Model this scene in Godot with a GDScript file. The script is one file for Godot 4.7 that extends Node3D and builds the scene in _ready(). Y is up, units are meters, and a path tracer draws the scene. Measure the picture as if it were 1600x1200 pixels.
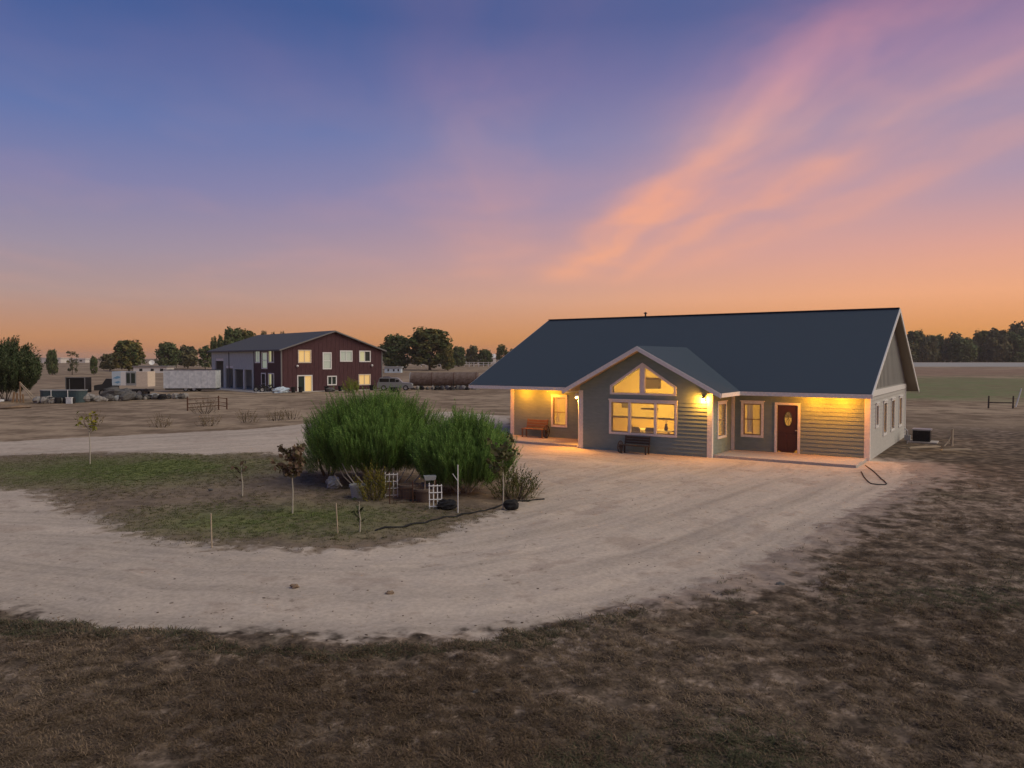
extends Node3D
# A farmhouse at dusk beside a sandy drive. y is up, metres; the camera stands at the origin of x and z and looks along -z.

const CAM_H := 4.14
var rng := RandomNumberGenerator.new()
var M := {}                      # materials by name
var taken := {}

# ---------------------------------------------------------------- mesh builder
class MB:
	var v := PackedVector3Array()
	var n := PackedVector3Array()
	var c := PackedColorArray()
	var col := Color(1, 1, 1)
	var tinted := false
	func tri(a: Vector3, b: Vector3, d: Vector3, out: Vector3) -> void:
		var k := (d - a).cross(b - a)
		if k.length_squared() < 1e-16:
			return
		k = k.normalized()
		if k.dot(out) < 0.0:
			var t := b
			b = d
			d = t
			k = -k
		v.append(a); v.append(b); v.append(d)
		n.append(k); n.append(k); n.append(k)
		if tinted:
			c.append(col); c.append(col); c.append(col)
	func quad(a: Vector3, b: Vector3, d: Vector3, e: Vector3, out: Vector3) -> void:
		tri(a, b, d, out)
		tri(a, d, e, out)
	func box(ctr: Vector3, size: Vector3, bs := Basis.IDENTITY) -> void:
		var h := size * 0.5
		for ax in 3:
			var b1 := (ax + 1) % 3
			var b2 := (ax + 2) % 3
			for s: float in [-1.0, 1.0]:
				var p: Array[Vector3] = []
				for q in [[-1.0, -1.0], [1.0, -1.0], [1.0, 1.0], [-1.0, 1.0]]:
					var w := Vector3.ZERO
					w[ax] = h[ax] * s
					w[b1] = h[b1] * q[0]
					w[b2] = h[b2] * q[1]
					p.append(ctr + bs * w)
				var o := Vector3.ZERO
				o[ax] = s
				quad(p[0], p[1], p[2], p[3], bs * o)
	# box from two corners
	func span(a: Vector3, b: Vector3) -> void:
		box((a + b) * 0.5, (b - a).abs())
	# a bar of a rectangular section from a to b
	func bar(a: Vector3, b: Vector3, w: float, t: float) -> void:
		var d := b - a
		var z := d.normalized()
		var up := Vector3.UP if absf(z.y) < 0.95 else Vector3.RIGHT
		var x := up.cross(z).normalized()
		var y := z.cross(x)
		box((a + b) * 0.5, Vector3(w, t, d.length()), Basis(x, y, z))
	# a round tube through points with radii, closed ends
	func tube(pts: Array, radii: Array, sides := 7) -> void:
		var rings: Array = []
		for i in pts.size():
			var p: Vector3 = pts[i]
			var d: Vector3
			if i == 0:
				d = pts[1] - p
			elif i == pts.size() - 1:
				d = p - pts[i - 1]
			else:
				d = pts[i + 1] - pts[i - 1]
			d = d.normalized()
			var up := Vector3.UP if absf(d.y) < 0.9 else Vector3.RIGHT
			var x := up.cross(d).normalized()
			var y := d.cross(x)
			var ring: Array[Vector3] = []
			for k in sides:
				var a := TAU * k / sides
				ring.append(p + (x * cos(a) + y * sin(a)) * float(radii[i]))
			rings.append(ring)
		for i in pts.size() - 1:
			for k in sides:
				var k2 := (k + 1) % sides
				var o: Vector3 = (rings[i][k] + rings[i][k2]) * 0.5 - pts[i] + (rings[i + 1][k] - pts[i + 1])
				_sm(rings[i][k], rings[i][k2], rings[i + 1][k2], rings[i + 1][k], pts[i], pts[i + 1], o)
		for e in [0, pts.size() - 1]:
			var o2: Vector3 = (pts[0] - pts[1]) if e == 0 else (pts[e] - pts[e - 1])
			for k in range(1, sides - 1):
				tri(rings[e][0], rings[e][k], rings[e][k + 1], o2)
	# a smooth-shaded quad of a tube side
	func _sm(a: Vector3, b: Vector3, d: Vector3, e: Vector3, p: Vector3, q: Vector3, o: Vector3) -> void:
		var at := v.size()
		quad(a, b, d, e, o)
		for i in range(at, v.size()):
			var w := v[i]
			var ctr := p if (w.distance_squared_to(a) < 1e-12 or w.distance_squared_to(b) < 1e-12) else q
			var nn := w - ctr
			if nn.length_squared() > 1e-12:
				n[i] = nn.normalized()
	# a solid of revolution about the y axis: profile of (radius, height), sides
	func lathe(prof: Array, sides := 14, at := Vector3.ZERO, bs := Basis.IDENTITY) -> void:
		for i in prof.size() - 1:
			var p: Vector2 = prof[i]
			var q: Vector2 = prof[i + 1]
			var nr := Vector2(q.y - p.y, p.x - q.x)
			for k in sides:
				var a := TAU * k / sides
				var b := TAU * (k + 1) / sides
				var da := Vector3(cos(a), 0, sin(a))
				var db := Vector3(cos(b), 0, sin(b))
				var from := v.size()
				var o := (da + db) * nr.x * 0.5 + Vector3.UP * nr.y
				quad(at + bs * (da * p.x + Vector3.UP * p.y), at + bs * (db * p.x + Vector3.UP * p.y), at + bs * (db * q.x + Vector3.UP * q.y), at + bs * (da * q.x + Vector3.UP * q.y), bs * o)
				if absf(nr.x) > 1e-5:
					for j in range(from, v.size()):
						var l := bs.inverse() * (v[j] - at)
						var r := Vector3(l.x, 0, l.z)
						if r.length() > 1e-5:
							n[j] = (bs * (r.normalized() * nr.x + Vector3.UP * nr.y)).normalized() * signf(1.0 if (bs * (r.normalized() * nr.x + Vector3.UP * nr.y)).dot(n[j]) >= 0.0 else -1.0)
	# a flat outline in x and y, pushed out from z0 to zf(y) (zf linear in y between ya and yb)
	func slab(poly: PackedVector2Array, z0: float, za: float, zb: float, ya: float, yb: float, back := true) -> void:
		if Geometry2D.is_polygon_clockwise(poly):
			poly.reverse()
		var ix := Geometry2D.triangulate_polygon(poly)
		var f: Array[Vector3] = []
		var g: Array[Vector3] = []
		for p in poly:
			var k := clampf((p.y - ya) / maxf(yb - ya, 1e-6), 0.0, 1.0)
			f.append(Vector3(p.x, p.y, lerpf(za, zb, k)))
			g.append(Vector3(p.x, p.y, z0))
		for i in range(0, ix.size(), 3):
			tri(f[ix[i]], f[ix[i + 1]], f[ix[i + 2]], Vector3.BACK)
			if back:
				tri(g[ix[i]], g[ix[i + 1]], g[ix[i + 2]], Vector3.FORWARD)
		for i in poly.size():
			var j := (i + 1) % poly.size()
			var e := poly[j] - poly[i]
			quad(f[i], f[j], g[j], g[i], Vector3(e.y, -e.x, 0))
	func done(m: Material) -> ArrayMesh:
		var am := ArrayMesh.new()
		if v.is_empty():
			return am
		var a := []
		a.resize(Mesh.ARRAY_MAX)
		a[Mesh.ARRAY_VERTEX] = v
		a[Mesh.ARRAY_NORMAL] = n
		if tinted:
			a[Mesh.ARRAY_COLOR] = c
		am.add_surface_from_arrays(Mesh.PRIMITIVE_TRIANGLES, a)
		am.surface_set_material(0, m)
		return am

# ---------------------------------------------------------------- scene helpers
func numbered(called: String) -> String:
	if not taken.has(called):
		taken[called] = 0
		return called
	taken[called] += 1
	return "%s_%03d" % [called, taken[called]]

func tag(o: Node, label: String, category: String, group := "") -> void:
	o.set_meta("label", label)
	o.set_meta("category", category)
	if group != "":
		o.set_meta("group", group)

func thing(called: String, label: String, category: String, at: Vector3, turn := 0.0, group := "") -> Node3D:
	var o := Node3D.new()
	o.name = numbered(called)
	add_child(o, true)
	o.position = at
	o.rotation.y = turn
	tag(o, label, category, group)
	return o

func part(called: String, mb: MB, m: Material, parent: Node) -> MeshInstance3D:
	var o := MeshInstance3D.new()
	o.name = called
	o.mesh = mb.done(m)
	parent.add_child(o, true)
	return o

func group_part(called: String, parent: Node, xf := Transform3D.IDENTITY) -> Node3D:
	var o := Node3D.new()
	o.name = called
	o.transform = xf
	parent.add_child(o, true)
	return o

func solo(called: String, mb: MB, m: Material, label: String, category: String, at: Vector3, turn := 0.0, group := "") -> MeshInstance3D:
	var o := MeshInstance3D.new()
	o.name = numbered(called)
	o.mesh = mb.done(m)
	add_child(o, true)
	o.position = at
	o.rotation.y = turn
	tag(o, label, category, group)
	return o

func W(x: float, d: float, y := 0.0) -> Vector3:
	return Vector3(x, y + terrain(x, d), -d)

func R(a: float, b: float) -> float:
	return rng.randf_range(a, b)

func smooth(a: float, b: float, x: float) -> float:
	var t := clampf((x - a) / (b - a), 0.0, 1.0)
	return t * t * (3.0 - 2.0 * t)

func terrain(_x: float, d: float) -> float:
	return 2.2 * smooth(140.0, 450.0, d) + 3.0 * smooth(600.0, 2000.0, d)

# ---------------------------------------------------------------- materials
func lin(r: float, g: float, b: float) -> Color:
	return Color(r, g, b).linear_to_srgb()

func mat(called: String, c: Color, rough := 0.8, metal := 0.0, spec := 0.4) -> StandardMaterial3D:
	var m := StandardMaterial3D.new()
	m.resource_name = called
	m.albedo_color = c.linear_to_srgb()
	m.roughness = rough
	m.metallic = metal
	m.metallic_specular = spec
	M[called] = m
	return m

# a material whose colour varies by noise between two linear colours, in metres per repeat
func noisy(called: String, a: Color, b: Color, size: float, freq := 0.03, rough := 0.85, relief := 0.0, stretch := Vector3.ONE, world := false) -> StandardMaterial3D:
	var m := mat(called, Color(1, 1, 1), rough)
	var nz := FastNoiseLite.new()
	nz.seed = called.hash() % 1000
	nz.frequency = freq
	nz.fractal_octaves = 5
	nz.fractal_gain = 0.6
	var t := NoiseTexture2D.new()
	t.width = 256
	t.height = 256
	t.seamless = true
	t.noise = nz
	var g := Gradient.new()
	g.offsets = PackedFloat32Array([0.15, 0.85])
	g.colors = PackedColorArray([a.linear_to_srgb(), b.linear_to_srgb()])
	t.color_ramp = g
	m.albedo_texture = t
	m.uv1_triplanar = true
	m.uv1_world_triplanar = world
	m.uv1_scale = stretch / size
	if relief > 0.0:
		var h := NoiseTexture2D.new()
		h.width = 256
		h.height = 256
		h.seamless = true
		h.noise = nz
		m.heightmap_enabled = true
		m.heightmap_texture = h
		m.heightmap_scale = relief
	return m

func glow(called: String, c: Color, energy: float, own := 0.8) -> StandardMaterial3D:
	var m := mat(called, Color(own, own * 0.94, own * 0.82), 0.6)
	m.emission_enabled = true
	m.emission = c.linear_to_srgb()
	m.emission_energy_multiplier = energy
	return m

func glass(called: String, c: Color, alpha: float) -> StandardMaterial3D:
	var m := mat(called, c, 0.03, 0.0, 0.5)
	m.albedo_color.a = alpha
	m.transparency = BaseMaterial3D.TRANSPARENCY_ALPHA
	return m

func materials() -> void:
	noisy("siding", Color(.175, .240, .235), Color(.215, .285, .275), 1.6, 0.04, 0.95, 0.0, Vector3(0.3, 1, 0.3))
	noisy("side_siding", Color(.40, .395, .37), Color(.47, .46, .43), 1.6, 0.04, 0.75, 0.0, Vector3(0.3, 1, 0.3))  # lighter copy of the siding: light on the end wall put into its colour
	noisy("gable_siding", Color(.25, .25, .235), Color(.31, .305, .285), 1.2, 0.04, 0.8, 0.0, Vector3(1, 0.2, 1))
	noisy("trim", Color(.62, .61, .59), Color(.74, .73, .71), 1.0, 0.03, 0.6)
	noisy("shingle", Color(.036, .054, .076), Color(.062, .088, .118), 0.9, 0.16, 0.95, 0.6)
	noisy("soffit", Color(.30, .26, .21), Color(.38, .33, .27), 1.0, 0.05, 0.8)
	noisy("concrete", Color(.36, .33, .30), Color(.48, .44, .40), 1.5, 0.05, 0.9)
	noisy("grey_pad", Color(.20, .19, .18), Color(.30, .285, .27), 3.0, 0.05, 0.9)
	noisy("room_wall", Color(.70, .62, .46), Color(.76, .68, .50), 2.0, 0.02, 0.85)
	noisy("room_floor", Color(.20, .12, .07), Color(.28, .18, .10), 1.0, 0.04, 0.5, 0.0, Vector3(0.2, 1, 1))
	noisy("door_paint", Color(.055, .022, .018), Color(.075, .032, .026), 0.7, 0.05, 0.4)
	noisy("bench_wood", Color(.20, .10, .05), Color(.30, .16, .08), 0.6, 0.05, 0.6, 0.0, Vector3(0.15, 1, 1))
	noisy("dark_wood", Color(.045, .035, .028), Color(.08, .062, .05), 0.6, 0.05, 0.75, 0.0, Vector3(0.15, 1, 1))
	noisy("pale_wood", Color(.34, .28, .20), Color(.46, .38, .28), 0.5, 0.06, 0.8, 0.0, Vector3(1, 0.12, 1))
	noisy("timber", Color(.24, .15, .08), Color(.34, .22, .12), 0.8, 0.06, 0.85, 0.0, Vector3(1, 0.15, 1))
	noisy("bark", Color(.07, .055, .042), Color(.13, .105, .08), 0.5, 0.08, 0.95, 0.8, Vector3(1, 0.3, 1))
	noisy("pale_bark", Color(.34, .31, .25), Color(.50, .46, .38), 0.4, 0.08, 0.9, 0.0, Vector3(1, 0.3, 1))
	noisy("maroon", Color(.058, .021, .026), Color(.080, .031, .037), 2.2, 0.03, 0.7, 0.0, Vector3(1, 0.25, 1))
	noisy("barn_grey", Color(.40, .44, .42), Color(.48, .52, .49), 2.5, 0.03, 0.7, 0.0, Vector3(1, 0.2, 1))
	noisy("barn_roof", Color(.060, .062, .070), Color(.092, .095, .105), 2.5, 0.05, 0.55)
	noisy("rust", Color(.10, .065, .050), Color(.21, .165, .145), 3.2, 0.02, 0.85, 0.0)
	noisy("rust_frame", Color(.06, .028, .018), Color(.13, .06, .035), 0.5, 0.06, 0.9)
	noisy("white_box", Color(.46, .49, .53), Color(.66, .68, .71), 4.0, 0.02, 0.7)
	noisy("cream_panel", Color(.60, .50, .40), Color(.70, .60, .49), 2.0, 0.03, 0.7)
	noisy("teal", Color(.030, .055, .065), Color(.05, .085, .095), 2.0, 0.03, 0.5)
	noisy("stone", Color(.06, .06, .06), Color(.15, .145, .14), 0.9, 0.03, 0.9, 1.5)
	noisy("mound_soil", Color(.18, .125, .08), Color(.28, .20, .135), 2.5, 0.03, 0.95, 2.0)
	noisy("netting", Color(.22, .235, .245), Color(.40, .415, .42), 0.4, 0.05, 0.8)
	noisy("terracotta", Color(.10, .075, .06), Color(.15, .11, .085), 0.5, 0.05, 0.85)
	mat("white", Color(.70, .70, .69), 0.55)
	mat("barn_trim", Color(.17, .165, .165), 0.7)
	mat("sash", Color(.28, .22, .16), 0.5)
	mat("black", Color(.012, .012, .013), 0.6)
	mat("rubber", Color(.016, .016, .017), 0.85)
	mat("dark_metal", Color(.05, .05, .052), 0.5, 0.6)
	mat("grey_metal", Color(.36, .37, .38), 0.45, 0.7)
	mat("car_dark", Color(.035, .037, .042), 0.3)
	mat("car_grey", Color(.20, .21, .22), 0.35)
	mat("car_glass", Color(.012, .013, .015), 0.1)
	mat("blue_print", Color(.16, .34, .52), 0.6)
	mat("pale_blue", Color(.50, .60, .68), 0.6)
	mat("green_glass", Color(.03, .045, .04), 0.15)
	mat("curtain", Color(.72, .66, .52), 0.9)
	mat("picture", Color(.10, .08, .06), 0.6)
	mat("cabinet", Color(.55, .44, .26), 0.6)
	mat("chair_dark", Color(.05, .035, .025), 0.6)
	mat("far_white", Color(.62, .60, .58), 0.8)
	mat("far_roof", Color(.20, .19, .19), 0.85)
	glass("pane", Color(.85, .88, .9), 0.10)
	glow("lamp_glow", Color(1.0, .72, .30), 14.0)
	glow("downlight_glow", Color(1.0, .70, .28), 10.0)
	glow("ceiling_lamp_glow", Color(1.0, .76, .36), 3.0)
	glow("lit_window_amber", Color(1.0, .58, .14), 0.62, 0.25)
	glow("lit_window_pale", Color(.80, .76, .36), 0.42, 0.25)
	glow("lit_window_grey", Color(.62, .70, .55), 0.30, 0.25)
	for k in ["leaf_bush", "leaf_tree", "grass_blade", "weed_leaf"]:
		var m := mat(k, Color(1, 1, 1), 0.7, 0.0, 0.25)
		m.vertex_color_use_as_albedo = true
		m.backlight_enabled = true
		m.backlight = Color(.5, .55, .4)
		m.cull_mode = BaseMaterial3D.CULL_DISABLED

# ---------------------------------------------------------------- sky
func sky_image() -> Image:
	var w := 2048
	var h := 1024
	var warp := FastNoiseLite.new()
	warp.seed = 5
	warp.frequency = 0.55
	warp.fractal_octaves = 4
	var streak := FastNoiseLite.new()
	streak.seed = 21
	streak.frequency = 1.0
	streak.fractal_octaves = 5
	streak.fractal_gain = 0.55
	# clear air by elevation in degrees: away from the afterglow, and towards it
	var el := [0.0, 1.5, 4.4, 7.5, 11.8, 15.9, 19.8, 23.6, 40.0, 90.0]
	var cool := [Color8(188, 122, 78), Color8(198, 140, 98), Color8(178, 150, 144), Color8(158, 145, 162), Color8(130, 130, 170), Color8(100, 118, 170), Color8(78, 102, 158), Color8(56, 89, 147), Color8(54, 80, 132), Color8(48, 70, 118)]
	var warm := [Color8(208, 130, 66), Color8(222, 150, 82), Color8(240, 172, 130), Color8(222, 164, 150), Color8(172, 150, 172), Color8(146, 138, 172), Color8(120, 118, 162), Color8(84, 100, 150), Color8(60, 82, 134), Color8(48, 70, 118)]
	var tel := [0.0, 8.0, 11.8, 15.9, 19.8, 23.6, 40.0, 90.0]
	var tcl := [Color8(248, 174, 128), Color8(244, 172, 138), Color8(240, 168, 142), Color8(222, 166, 158), Color8(204, 150, 164), Color8(176, 126, 152), Color8(120, 104, 146), Color8(90, 90, 134)]
	var f := PackedFloat32Array()
	f.resize(w * h * 4)
	f.fill(1.0)
	for y in h:
		var e := PI * (0.5 - (y + 0.5) / h)
		if e <= 0.0:
			for x in w:
				var k0 := (y * w + x) * 4
				f[k0] = 0.16
				f[k0 + 1] = 0.12
				f[k0 + 2] = 0.10
			continue
		var deg := rad_to_deg(e)
		var base_c := ramp(el, cool, deg)
		var base_w := ramp(el, warm, deg)
		var tint := ramp(tel, tcl, deg)
		var fade := smooth(1.0, 4.5, deg)
		var cot := cos(e) / maxf(sin(e), 0.03)
		for x in w:
			var az := TAU * (x + 0.5) / w
			var base := base_c.lerp(base_w, smooth(0.0, 1.0, 0.5 + 0.85 * sin(az)))
			var px := sin(az) * cot
			var pf := cos(az) * cot
			var wv := warp.get_noise_2d(px * 0.7, pf * 0.5)
			var s := px + 0.055 * pf + wv * 0.24
			var n1 := streak.get_noise_2d(s * 0.55, pf * 0.35)
			var n2 := streak.get_noise_2d(s * 1.9 + 40.0, pf * 0.50 + wv * 1.2)
			var a := 0.0
			# the three long wisps, drawn out along one wind
			var g1 := (s - 1.20) / 0.30
			var g2 := (s - 1.86) / 0.16
			var g3 := (s - 2.45) / 0.24
			var g4 := (s - 0.10) / 0.35
			var along := smooth(0.8, 2.0, pf) * (1.0 - smooth(7.5, 11.0, pf))
			var g5 := (s - 1.75) / 0.75
			a += (exp(-g1 * g1) * 0.62 + exp(-g2 * g2) * 0.34 + exp(-g3 * g3) * 0.25 + exp(-g4 * g4) * 0.20 + exp(-g5 * g5) * 0.28) * along
			a *= 0.88 + 0.55 * n2 + 0.35 * n1
			a += maxf(0.0, n1 * 0.4 + 0.02) * 0.28
			a = clampf(a * fade, 0.0, 0.9)
			var k := (y * w + x) * 4
			f[k] = lerpf(base.r, tint.r, a)
			f[k + 1] = lerpf(base.g, tint.g, a)
			f[k + 2] = lerpf(base.b, tint.b, a)
	return Image.create_from_data(w, h, false, Image.FORMAT_RGBAF, f.to_byte_array())

func ramp(at: Array, cols: Array, x: float) -> Color:
	var i := 0
	while i < at.size() - 2 and x > at[i + 1]:
		i += 1
	var t: float = clampf((x - at[i]) / (at[i + 1] - at[i]), 0.0, 1.0)
	return (cols[i] as Color).srgb_to_linear().lerp((cols[i + 1] as Color).srgb_to_linear(), t)

func camera_and_light() -> void:
	var cam := Camera3D.new()
	cam.name = "camera"
	cam.fov = 53.85
	cam.near = 0.1
	cam.far = 6000.0
	cam.position = Vector3(0, CAM_H, 0)
	cam.rotation_degrees = Vector3(-1.876, 0, 0)
	cam.current = true
	add_child(cam)
	var env := Environment.new()
	env.background_mode = Environment.BG_SKY
	var sk := Sky.new()
	var pm := PanoramaSkyMaterial.new()
	pm.panorama = ImageTexture.create_from_image(sky_image())
	sk.sky_material = pm
	env.sky = sk
	env.tonemap_mode = Environment.TONE_MAPPER_LINEAR
	env.tonemap_exposure = 1.0
	env.fog_enabled = true
	env.fog_density = 0.00018
	env.fog_light_color = lin(.90, .80, .72)
	env.sdfgi_enabled = true
	env.ssao_enabled = true
	env.ssil_enabled = true
	var we := WorldEnvironment.new()
	we.name = "environment"
	we.environment = env
	add_child(we)
	# the last light of the day, low on the right and spread wide by the haze
	var sun := DirectionalLight3D.new()
	sun.name = "sun"
	sun.light_energy = 0.70
	sun.light_color = lin(1.0, .885, .66)
	sun.light_angular_distance = 60.0
	sun.shadow_enabled = true
	add_child(sun)
	sun.look_at_from_position(Vector3.ZERO, Vector3(-1.0, -1.0, -0.35), Vector3.UP)

# ---------------------------------------------------------------- ground
# outlines of the drive, the island it runs round and the worn strip beside it, in metres: x to the right, depth away from the camera
var SAND := PackedVector2Array([Vector2(-60, 14.5), Vector2(-15.2, 13.7), Vector2(-11.2, 13.1), Vector2(-8.4, 12.3), Vector2(-7.4, 11.7), Vector2(-6.5, 11.4), Vector2(-5.4, 11.4), Vector2(-3.8, 11.2), Vector2(-2.4, 10.9), Vector2(-1.7, 11.2), Vector2(-0.4, 11.3), Vector2(0.6, 11.6), Vector2(2.2, 12.8), Vector2(4.4, 14.6), Vector2(6.1, 16.5), Vector2(9.1, 20.2), Vector2(12.2, 23.9), Vector2(14.1, 26.5), Vector2(15.6, 29.6), Vector2(14.8, 33), Vector2(8, 40), Vector2(-0.2, 44), Vector2(-0.2, 55), Vector2(-5.1, 59.8), Vector2(-7.5, 55), Vector2(-12.4, 52.1), Vector2(-13.2, 48.5), Vector2(-15.2, 44.9), Vector2(-20.9, 41.1), Vector2(-25.7, 37.9), Vector2(-30.3, 35.7), Vector2(-36.7, 33.2), Vector2(-60, 31)])
var ISLE := PackedVector2Array([Vector2(-60, 30), Vector2(-35.3, 31.5), Vector2(-27.5, 32.2), Vector2(-22.3, 32.8), Vector2(-17.2, 33.7), Vector2(-13.1, 32.8), Vector2(-10.7, 33.4), Vector2(-8.2, 32), Vector2(-7.2, 31.4), Vector2(-4.8, 31.3), Vector2(-1.2, 30.5), Vector2(0, 27.8), Vector2(0.6, 23.6), Vector2(0.7, 22.6), Vector2(0.5, 21.8), Vector2(-0.3, 20.1), Vector2(-1.5, 17.8), Vector2(-2.3, 16.7), Vector2(-3.3, 16.1), Vector2(-5.2, 16.1), Vector2(-6.6, 16.4), Vector2(-8, 16.8), Vector2(-9.6, 18.1), Vector2(-12.1, 20.4), Vector2(-14.5, 22.8), Vector2(-16.5, 24.2), Vector2(-22.5, 26.5), Vector2(-31, 28.1), Vector2(-60, 28.8)])
var WORN := PackedVector2Array([Vector2(-3, 11.3), Vector2(0.6, 11.5), Vector2(1.6, 11.9), Vector2(3, 12.5), Vector2(4.8, 13.1), Vector2(6.5, 15.5), Vector2(9.5, 19.2), Vector2(13.8, 23.9), Vector2(16.6, 27.3), Vector2(17.4, 30.2), Vector2(14.8, 33), Vector2(8, 30), Vector2(2, 20)])
const FX0 := -50.0
const FD0 := 4.0
const FS := 0.25
const FW := 288
const FH := 288
var f_sand: PackedFloat32Array
var f_isle: PackedFloat32Array
var f_worn: PackedFloat32Array

func field(poly: PackedVector2Array) -> PackedFloat32Array:
	var out := PackedFloat32Array()
	out.resize(FW * FH)
	for j in FH:
		for i in FW:
			var p := Vector2(FX0 + i * FS, FD0 + j * FS)
			var best := 1e9
			var inside := false
			var a := poly[poly.size() - 1]
			for b in poly:
				var e := b - a
				var q := p - a
				var t := clampf(q.dot(e) / e.length_squared(), 0.0, 1.0)
				best = minf(best, (q - e * t).length_squared())
				if (b.y > p.y) != (a.y > p.y) and p.x < (a.x - b.x) * (p.y - b.y) / (a.y - b.y) + b.x:
					inside = not inside
				a = b
			out[j * FW + i] = sqrt(best) * (1.0 if inside else -1.0)
	return out

func look(f: PackedFloat32Array, x: float, d: float) -> float:
	var u := (x - FX0) / FS
	var v := (d - FD0) / FS
	if u < 0.0 or v < 0.0 or u >= FW - 1.0 or v >= FH - 1.0:
		return -20.0
	var i := int(u)
	var j := int(v)
	u -= i
	v -= j
	var k := j * FW + i
	return lerpf(lerpf(f[k], f[k + 1], u), lerpf(f[k + FW], f[k + FW + 1], u), v)

func noise_map(freq: float, oct: int, sd: int, n: int, x0: float, d0: float, px: float, sx := 1.0) -> PackedByteArray:
	var nz := FastNoiseLite.new()
	nz.seed = sd
	nz.frequency = freq * px
	nz.fractal_octaves = oct
	nz.fractal_gain = 0.58
	nz.offset = Vector3(x0 / px, d0 / px, 0)
	var im := nz.get_image(n, n, false, false, false) if sx == 1.0 else nz.get_image(n, n, false, false, false)
	return im.get_data()

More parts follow.
